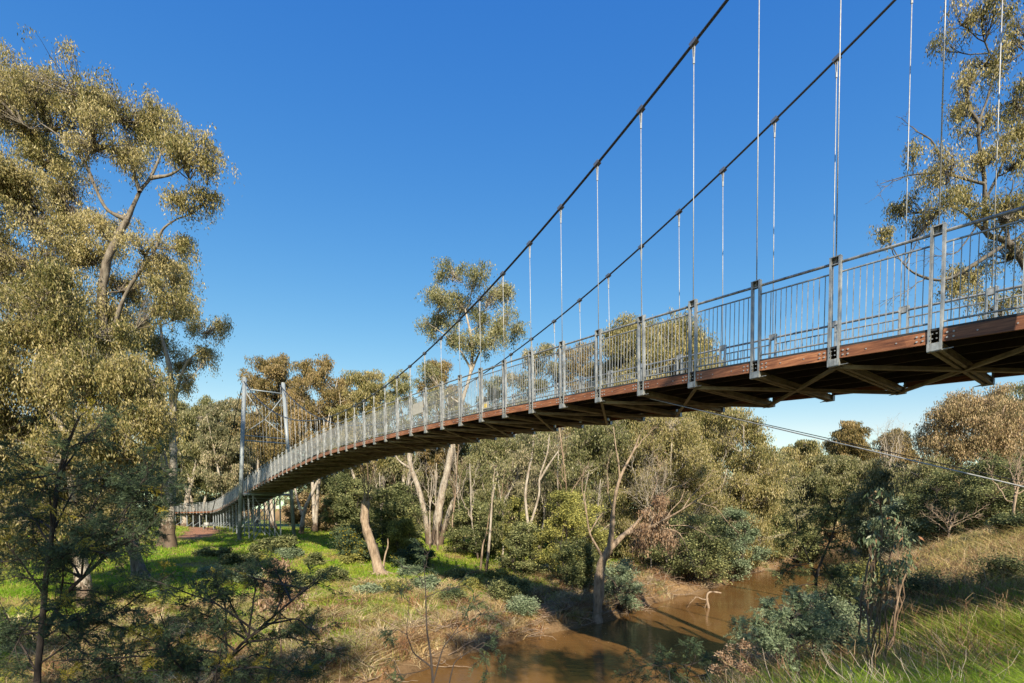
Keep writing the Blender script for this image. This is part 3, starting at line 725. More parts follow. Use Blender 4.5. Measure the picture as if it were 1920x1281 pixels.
def auto_gum(label, px, Y, top, wpx, seed, leaf='gum', first=0.35, nst=1, dens=1.0, lean=0.0, umb=0.9, nc=None, lsize=None, bark='bark_white', group='eucalypts on the far bank', name='gum_tree', cat='tree', droop=0.82, fill=1.0):
    """a eucalypt whose foot stands at distance Y below column px, as tall as row `top` and as wide as wpx"""
    rs = RS(seed); b = ground_at(px, Y); topz = at(px, top, Y)[2]; H = topz - b[2]; Wd = wpx * Y / F_PX / 2
    stems = []
    for s in range(nst):
        an = rs.uniform(0, 6.28); sp = (0.0 if nst == 1 else 0.16) * H
        e = b + np.array([math.cos(an) * sp + lean * H, math.sin(an) * sp, H * 0.84]); m1 = b + (e - b) * 0.35 + rs.normal(size=3) * 0.02 * H; m2 = b + (e - b) * 0.7 + rs.normal(size=3) * 0.025 * H
        stems.append(([b - UP * 0.2, m1, m2, e], 0.016 * H * (1 if nst == 1 else 0.75) + 0.03, 0.05))
    nc = nc or int(22 * fill); cl = []
    for k in range(nc):
        t = first + (1 - first) * (k + 0.5) / nc; prof = math.sin(math.pi * min(1, (t - first) / (1 - first) * 0.78 + 0.14)) ** 0.6
        an = k * 2.4 + rs.uniform(-0.4, 0.4); rad = Wd * prof * umb * rs.uniform(0.45, 0.85)
        cr = Wd * rs.uniform(0.28, 0.46) * (0.75 + 0.3 * prof) / fill ** 0.25
        z = b[2] + H * t - cr * 0.6
        c = b + np.array([math.cos(an) * rad + lean * H * t, math.sin(an) * rad, 0]); c[2] = z
        cl.append((c, (cr, cr, cr * rs.uniform(0.55, 0.8))))
    ls = lsize or (max(0.16, 0.0040 * Y) * rs.uniform(0.85, 1.15), max(0.035, 0.00095 * Y))
    return make_tree(name, label, cat, b, stems, cl, seed, leaf, bark, per=dens * 1.7, lsize=ls, droop=droop, group=group,
                     twigs=14, nleaf=13, spray=(0.24 + Y * 0.003, 0.55 + Y * 0.003), limb_r=0.8, twig_r=0.012)

# --- the tall gum on the left
t1 = [(60,150,85,42),(140,165,80,42),(215,200,70,42),(285,240,60,40),(345,285,52,36),(398,305,26,26),(20,215,70,45),(100,235,75,45),(180,262,60,38),(245,285,36,26),(-40,170,90,60),
      (385,372,24,22),(335,378,32,20),(75,300,60,36,1.5),(20,330,50,30),(120,330,50,30,2),
      (50,400,80,50),(130,395,70,45),(200,430,45,35),(60,480,85,50),(160,480,80,50),(270,470,36,40),(340,465,26,24),(318,505,34,30),(245,535,60,42),(130,560,80,50),(325,560,34,36),(40,570,80,50),(-50,330,80,60),(-60,460,90,70),(220,600,60,40),(120,640,70,45)]
s1 = [px_stem([(262,1105),(240,980),(213,850),(200,720),(192,600),(196,510),(215,455),(238,412)], 32, 0.42, 0.17),
      px_stem([(238,412),(262,360),(282,334),(305,280),(318,240)], 32, 0.13, 0.03, [0, .3, .5, .8, 1]), px_stem([(282,334),(318,328),(345,312)], 32, 0.11, 0.04),
      px_stem([(238,412),(200,392),(176,345),(156,300),(110,255),(78,232)], 32, 0.13, 0.03, [0, -.4, -.8, -1, -1.2, -1.2]),
      px_stem([(204,640),(232,560),(262,510),(290,470),(304,432),(330,412),(352,404)], 32, 0.13, 0.03, [0, -.4, -.8, -1, -1, -1, -1]),
      px_stem([(262,360),(250,320),(248,290),(240,262)], 32, 0.12, 0.04)]
b = ground_at(262, 32); s1[0][0][0] = b - UP * 0.2
make_tree('gum_tree', 'tallest eucalypt, towering over the left of the river bank with a wide golden crown', 'tree', b, s1, px_clumps(t1, 32, 1, 2.2), 11, 'gum', bark='bark_dull', per=1.7, lsize=(0.155, 0.034), twigs=22, nleaf=19, spray=(0.30, 0.62), foot_h=4)
# --- the gum beside the path, behind the first
t2 = [(350,535,36,34),(335,590,56,34),(382,618,36,26),(396,662,24,22),(350,672,36,28),(300,650,46,36),(262,620,50,40),(290,735,34,34),(240,720,50,44),(340,715,26,26),(225,800,50,40),(290,800,28,30),(230,870,44,40),(210,660,50,50)]
s2 = [px_stem([(318,1035),(320,960),(325,860),(324,760),(318,690),(305,640),(300,600)], 48, 0.5, 0.10), px_stem([(324,770),(345,690),(372,660),(392,648)], 48, 0.16, 0.04),
      px_stem([(303,1033),(310,940),(306,850),(290,740),(275,680)], 48.6, 0.42, 0.1)]
b = ground_at(318, 48); s2[0][0][0] = b - UP * 0.2; s2[2][0][0] = ground_at(303, 48.6) - UP * 0.2
make_tree('gum_tree', 'pale trunked eucalypt with rough brown foot standing at the left edge of the red path', 'tree', b, s2, px_clumps(t2, 48, 2, 2.0), 12, 'gum', per=1.3, lsize=(0.19, 0.045), twigs=17, nleaf=16, spray=(0.32, 0.65), foot_h=5)
# --- nearer golden gum on the far left
t0 = [(40,600,90,60),(130,650,80,55),(20,700,90,60),(120,740,80,55),(210,760,60,50),(30,800,80,55),(130,850,80,50),(220,850,50,45),(-60,640,100,80),(-60,780,100,80),(50,900,80,45),(230,930,40,35),(170,690,60,45),(-80,900,90,60),(150,930,60,40)]
t0b = [(90,560,70,50),(180,620,60,45),(250,700,50,45),(270,780,40,40),(80,720,70,50),(80,840,70,50),(170,800,60,45),(140,700,60,45),(180,900,50,40),(20,960,70,45),(100,980,60,35),(250,860,36,36),(-20,900,60,50),(60,940,60,45),(180,960,50,36),(10,1020,60,36),(120,1030,50,30),(200,1010,36,26),(-40,840,60,60),(70,860,60,50),(280,720,36,40),(300,800,30,36)]
s0 = [px_stem([(160,1160),(150,1050),(140,930),(118,800),(110,700),(100,620)], 24, 0.36, 0.08), px_stem([(140,930),(180,850),(205,790)], 24, 0.14, 0.04), px_stem([(118,800),(60,730),(20,680)], 24, 0.16, 0.04)]
b = ground_at(160, 24); s0[0][0][0] = b - UP * 0.2
make_tree('gum_tree', 'nearest eucalypt on the far left, its hanging leaves bright gold behind the dark wattle', 'tree', b, s0, px_clumps(t0 + t0b, 24, 3, 2.0), 13, 'gum', per=2.2, lsize=(0.15, 0.032), twigs=20, nleaf=19, spray=(0.26, 0.62))

# --- the multi-stemmed river gum in the middle
tc = [(850,515,34,24),(890,520,30,24),(830,560,36,26),(870,575,44,30),(915,555,34,26),(945,600,30,26),(820,610,30,24),(965,620,22,20),(925,640,34,24),(880,640,30,24),(850,620,26,22),(800,600,20,18),(905,600,30,22),(955,545,16,14),
      (800,700,30,26),(830,760,36,28),(900,790,40,30)]
sc = [px_stem([(806,1022),(796,960),(784,915),(772,880),(768,850),(790,835),(812,822)], 58, 0.38, 0.16), px_stem([(812,1020),(825,945),(838,885),(845,850),(858,780),(882,700),(884,640),(872,580)], 58, 0.55, 0.10),
      px_stem([(822,1018),(846,950),(876,890),(902,855),(930,845),(962,848)], 58, 0.34, 0.05, [0, -.5, -1, -1, -1, -1]), px_stem([(882,700),(900,660),(925,625),(950,605)], 58, 0.16, 0.05), px_stem([(882,690),(858,650),(830,625),(805,608)], 58, 0.14, 0.04),
      px_stem([(902,855),(918,825),(930,800)], 58, 0.14, 0.05), px_stem([(772,880),(745,860),(735,825)], 58, 0.16, 0.05)]
b = ground_at(812, 58)
for k, x in ((0, 806), (1, 812), (2, 822)): sc[k][0][0] = ground_at(x, 58) - UP * 0.3
make_tree('river_gum', 'multi-stemmed river gum whose open crown rises highest above the middle of the bridge', 'tree', b, sc, px_clumps(tc, 58, 4, 2.5), 14, 'gum_olive', per=1.5, lsize=(0.22, 0.06), twigs=11, nleaf=15, foot_h=5)

# --- the tall gum at upper right, behind the bridge
tr = [(1840,20,46,34),(1800,40,36,26),(1760,82,24,16),(1850,110,40,26),(1812,160,30,34),(1870,130,26,30),(1900,180,30,30),(1800,215,28,24),(1895,250,40,30),(1830,250,32,26),(1850,300,50,36),(1790,300,36,32),(1900,310,36,34),(1740,330,26,26),(1712,290,16,20),
      (1760,385,36,30),(1820,370,44,36),(1690,400,34,28),(1650,430,22,18),(1720,420,26,24),(1890,400,40,40),(1830,520,50,34),(1890,480,40,40),(1780,540,28,26),(1860,575,50,26),(1920,540,40,40),(1950,200,50,60),(1960,380,50,60),(1950,60,50,40)]
sr = [px_stem([(1990,620),(1935,520),(1890,455),(1852,440),(1846,400),(1846,340),(1838,290),(1835,235),(1850,190),(1862,150),(1885,110)], 19, 0.15, 0.018), px_stem([(1838,235),(1818,205),(1812,180),(1820,150)], 19, 0.07, 0.02),
      px_stem([(1846,380),(1870,330),(1900,260),(1925,200)], 19, 0.06, 0.015), px_stem([(1846,345),(1790,330),(1745,325),(1700,330),(1650,345)], 19, 0.055, 0.01), px_stem([(1890,455),(1820,500),(1770,525),(1720,515),(1690,490),(1668,455)], 19, 0.08, 0.012),
      px_stem([(1770,325),(1760,290),(1745,262),(1715,245)], 19, 0.05, 0.012), px_stem([(1862,150),(1880,90),(1900,60)], 19, 0.05, 0.02), px_stem([(1852,440),(1815,405),(1780,385)], 19, 0.08, 0.02)]
b = np.array([sr[0][0][0][0], 19.6, 0.0]); b[0] += 1.5; b[2] = gz(b[0], b[1]); sr[0][0].insert(0, b + UP * 2.5 - np.array([0.4, 0, 0])); sr[0][0].insert(0, b - UP * 0.3)
bareR = [([at(1700,330,19), at(1665,345,19), at(1640,372,18.8)], 0.02, 0.006), ([at(1745,262,19), at(1722,248,19), at(1690,222,19)], 0.02, 0.006), ([at(1740,520,19), at(1700,545,19), at(1650,575,19)], 0.022, 0.006), ([at(1790,300,19), at(1760,270,19)], 0.02, 0.006),
         ([at(1890,455,19), at(1880,400,19.4), at(1900,340,19.4)], 0.07, 0.02), ([at(1846,400,19), at(1800,470,18.6), at(1750,480,18.4)], 0.03, 0.01)]
make_tree('gum_tree', 'tall sparse eucalypt with bare outer twigs filling the upper right behind the handrail', 'tree', b, sr, px_clumps(tr, 19, 5, 1.0), 15, 'gum', per=2.7, bark='bark_twig', lsize=(0.105, 0.021), twigs=18, nleaf=13, limb_r=0.6, spray=(0.17, 0.36), bare=bareR, twig_r=0.006, shell=0.4)

# --- eucalypts further back: (label, column, distance, top row, width px, seed, leaf, extra)
G1 = 'eucalypts behind the far tower'; G2 = 'eucalypts on the far bank below the bridge'; G3 = 'eucalypts along the river bend'
bg = [
 ('olive eucalypt in the gap between the tall gum and the tower, left of its fellow', 372, 100, 742, 120, 21, 'gum_olive', dict(group=G1, nst=2)),
 ('pale eucalypt just left of the far tower leg', 428, 92, 745, 110, 22, 'gum_grey', dict(group=G1, nst=2)),
 ('dense bronze eucalypt directly behind the far tower', 515, 82, 660, 120, 23, 'gum_brown', dict(group=G1, nst=2, first=0.45)),
 ('open bronze eucalypt with white stems right of the far tower', 590, 78, 662, 110, 24, 'gum_brown', dict(group=G1, nst=2, first=0.5, dens=0.8)),
 ('slim bronze eucalypt leaning right beside the tower group', 632, 84, 702, 60, 25, 'gum_brown', dict(group=G1, first=0.6, lean=0.05, dens=0.8)),
 ('airy pinkish eucalypt above the handrail between tower and tall river gum', 690, 76, 685, 110, 26, 'gum', dict(group=G1, nst=2, first=0.45, dens=0.8)),
 ('narrow olive eucalypt just left of the signed railing bay', 752, 72, 690, 70, 27, 'gum_olive', dict(group=G1, first=0.4)),
 ('brown eucalypt low behind the tall river gum', 825, 78, 668, 90, 28, 'gum_brown', dict(group=G2, first=0.4)),
 ('small eucalypt seen through the railings right of the river gum', 925, 74, 700, 80, 29, 'gum_olive', dict(group=G2)),
 ('greyish eucalypt whose head shows above the rail, first of two before the round one', 1005, 60, 632, 120, 30, 'gum_grey', dict(group=G2, first=0.3)),
 ('reddish eucalypt behind the railings beside the round-headed one', 1085, 62, 640, 120, 31, 'gum_brown', dict(group=G2, first=0.3)),
 ('broad round-headed eucalypt showing above the deck right of the middle', 1222, 56, 598, 350, 32, 'gum', dict(group=G2, first=0.3, fill=3.0, umb=0.8, dens=1.3)),
 ('weeping olive eucalypt hanging below the deck at the dark gap', 930, 54, 800, 170, 33, 'gum_olive', dict(group=G2, first=0.15, fill=1.6, nst=2)),
 ('weeping grey eucalypt with twin white stems under the middle of the deck', 1010, 50, 790, 150, 34, 'gum_grey', dict(group=G2, first=0.3, fill=1.3, nst=2)),
 ('drooping eucalypt directly behind the leaning river tree', 1120, 47, 770, 190, 35, 'gum_olive', dict(group=G2, first=0.12, fill=2.0, nst=2)),
 ('thick tan eucalypt filling the space under the deck right of the leaning tree', 1250, 44, 765, 220, 36, 'gum', dict(group=G2, first=0.1, fill=2.4, nst=2)),
 ('large rounded tan eucalypt whose shoulder drops to the blue gap', 1370, 47, 758, 210, 37, 'gum', dict(group=G2, first=0.1, fill=2.4, nst=2)),
 ('shorter grey green eucalypt overhanging the river bend', 1430, 55, 835, 150, 38, 'gum_olive', dict(group=G3, first=0.15, fill=1.6)),
 ('rounded eucalypt behind the wind cables at the river bend', 1500, 86, 818, 100, 39, 'gum', dict(group=G3, first=0.15, fill=1.4)),
 ('tall bronze-headed eucalypt poking above the far tree line in the blue gap', 1585, 100, 786, 75, 40, 'gum_brown', dict(group=G3, first=0.45)),
 ('bronze eucalypt beside the bare white limbs on the far tree line', 1672, 98, 800, 70, 41, 'gum_brown', dict(group=G3, first=0.45)),
 ('wide olive eucalypt low across the end of the river', 1560, 82, 848, 160, 42, 'gum_olive', dict(group=G3, first=0.1, fill=1.8)),
 ('olive eucalypt at the right end of the river with brown shoots', 1662, 56, 855, 140, 43, 'gum_olive', dict(group=G3, first=0.1, fill=1.8)),
 ('big pinkish brown eucalypt on the right bank below the deck', 1815, 46, 722, 200, 44, 'gum_pink', dict(group='eucalypts on the right bank', first=0.3, fill=2.2, nst=2, bark='bark_brown')),
 ('olive eucalypt at the right edge beside the pinkish brown one', 1915, 48, 708, 170, 45, 'gum_olive', dict(group='eucalypts on the right bank', first=0.3, fill=1.5)),
 ('eucalypt with drooping dull leaves in front of the pinkish brown crown', 1735, 45, 850, 120, 46, 'gum_olive', dict(group='eucalypts on the right bank', first=0.2, fill=1.4)),
 ('thin dark eucalypt far left beyond the path', 335, 120, 770, 110, 47, 'gum_olive', dict(group=G1)),
 ('grey eucalypt crowns low between the tower legs', 480, 110, 760, 130, 48, 'gum_grey', dict(group=G1, nst=2)),
 ('low spreading eucalypt under the deck just right of the tower', 650, 92, 800, 170, 49, 'gum_olive', dict(group=G1, first=0.15, fill=1.6)),
 ('grey green eucalypt under the deck behind the broken stump', 740, 80, 815, 150, 50, 'gum_grey', dict(group=G2, first=0.12, fill=1.6)),
 ('olive eucalypt between the river gum stems, far behind them', 850, 84, 800, 150, 51, 'gum_olive', dict(group=G2, first=0.12, fill=1.6)),
]
for lab, px, Y, top, w, sd_, lf, ex in bg:
    auto_gum(lab, px, Y, top, w, sd_, lf, **ex)

# thin pale trunks standing bare among the crowns
def sapling_stems(label, pts, Y, r0, r1, seed, extra=(), bark='bark_white', group='thin pale trunks on the far bank'):
    b = ground_at(pts[0][0], Y); P = [at(x, y, Y) for x, y in pts]; P[0] = b - UP * 0.2
    cl = [(P[-1] + np.array([0, 0, 0.6]), (1.2, 1.2, 0.8)), (P[-2] + np.array([0.6, 0.3, 0.5]), (0.9, 0.9, 0.7))]
    ex = [([at(x, y, Y) for x, y in e], r0 * 0.6, r1) for e in extra]
    return make_tree('gum_tree', label, 'tree', b, [(P, r0, r1)] + ex, cl, seed, 'gum_olive', bark, per=1.0, lsize=(0.2, 0.05), group=group, foot_h=2)
sapling_stems('forked white gum stems rising from the yellow wattle under mid deck', [(996,1070),(992,1000),(985,935),(990,890),(998,850),(1000,815)], 38, 0.16, 0.05, 61, extra=([(994,985),(1010,930),(1012,895),(1026,850),(1030,815)], [(1012,900),(1030,870),(1048,845)]))
sapling_stems('slender tan trunk leaning right in front of the dark understory', [(911,1078),(918,1010),(922,950),(925,900),(928,885)], 37, 0.11, 0.04, 62, extra=([(922,945),(930,900),(935,888)],))
sapling_stems('thin brown trunk beside the slender tan one', [(900,1062),(905,1025),(912,1000),(918,960)], 38, 0.09, 0.03, 63, bark='bark_brown')
sapling_stems('tall white gum stem behind the deck near the tower', [(563,990),(572,955),(590,915),(606,880),(620,840)], 70, 0.34, 0.1, 64, extra=([(566,965),(556,930),(552,905)],))
sapling_stems('stout white forked gum beside the end of the ramp', [(345,975),(352,930),(360,905),(368,860),(372,820)], 96, 0.55, 0.12, 65, extra=([(352,930),(342,890),(338,850)], [(358,905),(345,875)]))
sapling_stems('white stem standing between the wattle and the twin stems', [(1040,1050),(1045,950),(1046,880),(1048,830)], 42, 0.10, 0.03, 66)

rt_ = RS(640)
for k, px in enumerate(range(700, 1440, 24)):
    px = px + rt_.uniform(-10, 10); Y = rt_.uniform(39, 52); b = ground_at(px, Y); H = rt_.uniform(7, 12); ln = rt_.uniform(-0.18, 0.18)
    if b[2] < -5.3: continue
    e = b + np.array([ln * H, rt_.uniform(-.5, .5), H]); mid = (b + e) / 2 + rt_.normal(size=3) * 0.3
    P = [b - UP * 0.2, b + (mid - b) * 0.5 + rt_.normal(size=3) * 0.1, mid, e]; br1 = [(limb_curve(P[2], P[2] + (e - b) * rt_.uniform(0.25, 0.45) + rt_.normal(size=3) * 1.0, rt_, 0.2, 6, 0.06), 0.045, 0.012) for _ in range(3)]
    make_tree('thin_gum_trunk', 'one of many thin pale gum trunks crowded among the foliage under the deck', 'tree', b, [(P, 0.10, 0.035)], [], 641 + k, bark='bark_white' if k % 3 else 'bark_brown', bare=br1, foot_h=1.5, group='thin gum trunks crowded below the deck')

# --- dead stump with broken top
Y = 36; st = [px_stem([(714,1066),(700,1030),(690,1000),(684,978),(686,950),(686,940)], Y, 0.34, 0.24), px_stem([(684,944),(683,932),(684,922)], Y, 0.13, 0.02), px_stem([(688,944),(694,936),(699,931)], Y, 0.10, 0.03)]
b = ground_at(714, Y); st[0][0][0] = b - UP * 0.2
rt = [([b + UP * 0.25, b + np.array([0.9 * math.cos(a), 0.9 * math.sin(a), 0.02])], 0.14, 0.04) for a in (0.2, 1.2, 2.6, 3.6, 4.6, 5.6)]
make_tree('dead_stump', 'leaning broken grey stump on the lit green slope', 'stump', b, st + rt, [], 71, bark='bark_grey', foot_h=0.1)
make_tree('dead_branch', 'small curved dead stick rising from the right of the broken stump', 'branch', ground_at(718, 36.4), [([ground_at(716, 36.4), at(722, 1042, 36.4), at(727, 1025, 36.4), at(727, 1010, 36.4)], 0.07, 0.04)], [], 72, bark='bark_grey', foot_h=0.1)

# --- the leaning river tree with bare limbs
Y = 26.6; b = ground_at(1118, Y); b[2] = -6.05
st = [px_stem([(1116,1176),(1122,1110),(1124,1075),(1130,1050),(1142,1030)], Y, 0.27, 0.2), px_stem([(1142,1030),(1147,1000),(1150,955),(1158,910),(1170,880),(1188,845),(1200,815)], Y, 0.15, 0.03), px_stem([(1142,1030),(1165,1008),(1190,985),(1215,955),(1238,935)], Y, 0.16, 0.05),
      px_stem([(1132,1048),(1116,1020),(1106,1000),(1100,965),(1095,925)], Y, 0.08, 0.025), px_stem([(1175,1000),(1215,990),(1245,975),(1280,955),(1325,925)], Y, 0.11, 0.025, [0, -.5, -1, -1.4, -1.8]), px_stem([(1162,905),(1160,870),(1155,840),(1150,800)], Y, 0.06, 0.02), px_stem([(1105,1000),(1120,975),(1130,962)], Y, 0.04, 0.02)]
st[0][0][0] = b - UP * 0.4
br = [([at(1280,955,Y-1.4), at(1300,925,Y-1.4), at(1330,895,Y-1.6)], 0.03, 0.008), ([at(1245,975,Y-1), at(1275,940,Y-1), at(1290,900,Y-1)], 0.03, 0.008), ([at(1300,940,Y-1.6), at(1340,950,Y-1.8), at(1385,1000,Y-2)], 0.025, 0.007), ([at(1150,955,Y), at(1140,925,Y), at(1138,890,Y), at(1142,860,Y)], 0.035, 0.01), ([at(1200,985,Y), at(1250,990,Y - .5), at(1275,1000,Y - .7), at(1300,1062,Y - 1)], 0.04, 0.01), ([at(1230,985,Y), at(1290,985,Y - 1), at(1330,1005,Y - 1)], 0.03, 0.008),
      ([at(1238,935,Y), at(1260,915,Y), at(1290,905,Y)], 0.035, 0.01), ([at(1325,925,Y - 1.8), at(1350,915,Y - 2)], 0.02, 0.008), ([at(1098,960,Y), at(1090,915,Y), at(1094,880,Y)], 0.025, 0.008), ([at(1132,1075,Y), at(1150,1090,Y - .3), at(1160,1108,Y - .5)], 0.03, 0.01),
      ([at(1188,845,Y), at(1210,820,Y), at(1230,800,Y)], 0.03, 0.008), ([at(1215,955,Y), at(1230,905,Y), at(1240,870,Y)], 0.03, 0.008)]
cl = px_clumps([(1215,990,20,24),(1235,965,22,24),(1205,1010,16,16),(1250,1000,18,18),(1240,940,20,16)], Y, 6, 0.6)
make_tree('river_tree', 'half bare tree leaning from the water edge with pinkish dry leaves', 'tree', b, st, cl, 73, 'dry_leaf', 'bark_grey', per=2.2, lsize=(0.16, 0.035), twigs=14, nleaf=16, spray=(0.25, 0.45), bare=br, foot_h=0.1, shell=0.2)

# dead white tree on the far tree line and bare grey tree at the right edge
def bare_tree(label, px, Y, top, spread, seed, bark='bark_grey', r=0.14, group=None):
    rs = RS(seed); b = ground_at(px, Y); tz = at(px, top, Y)[2]; H = tz - b[2]; sp = spread * Y / F_PX
    stems = [([b - UP * 0.2, b + UP * H * 0.3, b + UP * H * 0.6 + np.array([sp * 0.1, 0, 0])], r, r * 0.5)]; br_ = []
    for k in range(9):
        a = b + UP * H * rs.uniform(0.25, 0.62); e = b + np.array([rs.uniform(-1, 1) * sp, rs.uniform(-0.6, 0.6) * sp, H * rs.uniform(0.75, 1.0)])
        br_.append((limb_curve(a, e, rs, 0.2, 6, 0.06), r * 0.35, 0.012))
    return make_tree('bare_tree', label, 'tree', b, stems, [], seed, bark=bark, bare=br_, foot_h=0.1, group=group)
bare_tree('leafless white tree standing up in the blue gap beyond the river', 1662, 80, 790, 34, 81, 'bark_white', 0.3)
bare_tree('leafless grey twiggy tree at the right edge under the wind cables', 1900, 26, 850, 60, 82, r=0.08)
bare_tree('tangled leafless bush over the dark wattles on the right bank', 1780, 30, 945, 50, 83, r=0.05)
bare_tree('leafless pale stems among foliage right of the leaning river tree', 1222, 40, 840, 40, 84, 'bark_white', 0.05)

# --- wattles and shrubs
def shrub(name, label, px, Y, top, wpx, seed, leaf='wattle', bark='bark_dark', dens=1.0, nc=12, ls=None, group=None, cat='shrub', horizontal=True, stems=5, bx=None, base_z=None):
    rs = RS(seed); b = ground_at(px, Y); H = at(px, top, Y)[2] - b[2]; W = wpx * Y / F_PX / 2
    stm = []; cl = []
    for k in range(stems):
        an = rs.uniform(0, 6.28); e = b + np.array([math.cos(an) * W * 0.5, math.sin(an) * W * 0.5, H * rs.uniform(0.6, 0.85)])
        m = b + (e - b) * 0.5 + rs.normal(size=3) * 0.05 * H; stm.append(([b - UP * 0.1, m, e], 0.014 * H + 0.01, 0.01))
    for k in range(nc):
        t = 0.12 + 0.78 * (k + 0.5) / nc; pr = math.sin(math.pi * min(1, 0.2 + t * 0.75)) ** 0.6; an = k * 2.4 + rs.uniform(-.4, .4); rr = W * pr * rs.uniform(0.25, 0.8)
        cr = min(W, H) * rs.uniform(0.26, 0.40)
        cl.append((b + np.array([math.cos(an) * rr, math.sin(an) * rr, H * t]), (cr, cr, cr * 0.7)))
    ls = ls or (max(0.05, 0.0030 * Y), max(0.02, 0.0015 * Y))
    v = min(W, H) * 0.33
    return make_tree(name, label, cat, b, stm, cl, seed, leaf, bark, per=dens * 1.6 / max(v, 0.25), lsize=ls, twigs=11 * max(1, v), nleaf=20, spray=(0.16 + v * 0.22, 0.12 + v * 0.16), group=group, horizontal=horizontal, foot_h=0.1, limb_r=0.7, twig_r=0.005, shell=0.35)
GW = 'wattles along the far bank'
sh = [
 ('wattle_tree', 'bright yellow green wattle filling the space left of the leaning river tree', 1065, 35, 915, 150, 101, 'wattle_yellow', dict(nc=26, group=GW)),
 ('wattle_tree', 'grey green wattle between the yellow wattle and the slender trunk', 985, 36, 975, 100, 102, 'wattle', dict(nc=16, group=GW)),
 ('wattle_tree', 'wattle at the foot of the yellow one, its lower skirt near the water', 1090, 31, 1010, 110, 103, 'wattle', dict(nc=16, group=GW)),
 ('wattle_tree', 'large mid green wattle right of the broken stump', 745, 45, 905, 120, 104, 'wattle', dict(nc=22, group=GW)),
 ('wattle_tree', 'pale wattle with lit fronds at the stump side', 755, 42, 965, 80, 105, 'wattle_yellow', dict(nc=12, group=GW)),
 ('wattle_tree', 'olive wattle clump below the deck between stump and tower', 650, 62, 890, 120, 106, 'wattle', dict(nc=18, group=GW)),
 ('wattle_tree', 'dark wattle in shade behind the slender trunks', 895, 46, 935, 120, 107, 'wattle', dict(nc=18, group=GW)),
 ('wattle_tree', 'yellow green wattle behind the slender trunks', 960, 43, 925, 90, 108, 'wattle_yellow', dict(nc=14, group=GW)),
 ('wattle_shrub', 'spreading wattle at the water edge right of the leaning tree trunk', 1165, 28.5, 1050, 90, 109, 'wattle_pale', dict(nc=12, group=GW)),
 ('wattle_tree', 'dark dense wattle overhanging the water right of the dry leaves', 1300, 37, 960, 170, 110, 'wattle', dict(nc=22, group=GW)),
 ('wattle_tree', 'pale blue green wattle arching over the river bend', 1375, 42, 945, 110, 111, 'wattle_pale', dict(nc=18, group=GW)),
 ('wattle_tree', 'dark wattle at the mouth of the river bend', 1440, 52, 960, 110, 112, 'wattle', dict(nc=16, group=GW)),
 ('wattle_tree', 'low wattle far along the left shore of the bend', 1500, 57, 965, 110, 113, 'wattle', dict(nc=14, group=GW)),
 ('wattle_tree', 'dark wattle on the right bank behind the young eucalypt', 1690, 38, 925, 110, 114, 'wattle_pale', dict(nc=16, group='wattles on the right bank')),
 ('wattle_tree', 'darkest wattle on the right bank above the dry slope', 1775, 37, 880, 150, 115, 'wattle', dict(nc=20, group='wattles on the right bank')),
 ('wattle_tree', 'feathery green wattle at the right edge above the dry slope', 1885, 33, 850, 190, 116, 'wattle', dict(nc=26, group='wattles on the right bank')),
 ('wattle_shrub', 'low feathery shrub at the right edge of the slope', 1905, 22, 965, 90, 117, 'wattle', dict(nc=12, group='wattles on the right bank')),
 ('shrub', 'rounded blue green shrub on the slope left of the leaning tree', 952, 27.5, 1085, 90, 118, 'wattle', dict(nc=16)),
 ('shrub', 'smaller blue green shrub just below the rounded one near the water', 985, 25, 1120, 60, 119, 'wattle_pale', dict(nc=10)),
 ('shrub', 'leafy dark shrub at the foot of the far tower', 520, 47, 1008, 110, 120, 'wattle', dict(nc=14)),
 ('shrub', 'leafy shrub left of the far tower foot', 395, 44, 1030, 80, 121, 'wattle', dict(nc=10)),
 ('shrub', 'shadowed shrub on the slope behind the broken stump', 660, 42, 985, 100, 122, 'wattle_blue', dict(nc=12)),
 ('shrub', 'dark shrub right of the broken stump in the bridge shadow', 770, 39, 1025, 90, 123, 'wattle_blue', dict(nc=12)),
 ('shrub', 'green weeds in front of the tower on the lit slope', 455, 40, 1040, 70, 124, 'wattle', dict(nc=9)),
 ('shrub', 'brownish understory shrub below the deck behind the tower', 600, 84, 930, 120, 125, 'gum_pink', dict(nc=14)),
 ('shrub', 'brownish understory shrub between river gum and tower', 700, 70, 930, 90, 126, 'gum_olive', dict(nc=12)),
 ('shrub', 'olive understory shrub beyond the end of the ramp', 410, 112, 930, 120, 127, 'gum_olive', dict(nc=12)),
 ('shrub', 'olive understory shrub left of the ramp end', 340, 112, 925, 100, 128, 'gum_olive', dict(nc=12)),
 ('shrub', 'dry brown bush on the far shore of the river bend', 1460, 58, 1025, 90, 129, 'dry_leaf', dict(nc=10)),
 ('shrub', 'sandy brown bush where the river disappears', 1556, 78, 985, 110, 130, 'gum_pink', dict(nc=12)),
 ('shrub', 'grey green scrub at the right water edge between the silvery wattle and the young eucalypt', 1575, 12, 1120, 110, 134, 'wattle_pale', dict(nc=10)),
 ('shrub', 'olive scrub on the near bank right of the young eucalypt', 1745, 14, 1075, 120, 135, 'wattle', dict(nc=10)),
 ('shrub', 'leafy scrub spilling down the near bank behind the young eucalypt', 1640, 19, 1050, 110, 136, 'wattle_yellow', dict(nc=10)),
 ('shrub', 'low green bush near the crest at the right edge of the grass', 1880, 13, 1045, 90, 137, 'wattle', dict(nc=8)),
 ('shrub', 'small grey shrub behind the silvery one', 1590, 17, 1085, 120, 132, 'wattle', dict(nc=12)),
 ('shrub', 'dark low bush at the water edge beyond the young eucalypt', 1600, 23, 1060, 90, 133, 'wattle_blue', dict(nc=12)),
]
for nm, lab, px, Y, top, w, sd_, lf, ex in sh:
    shrub(nm, lab, px, Y, top, w, sd_, lf, **ex)

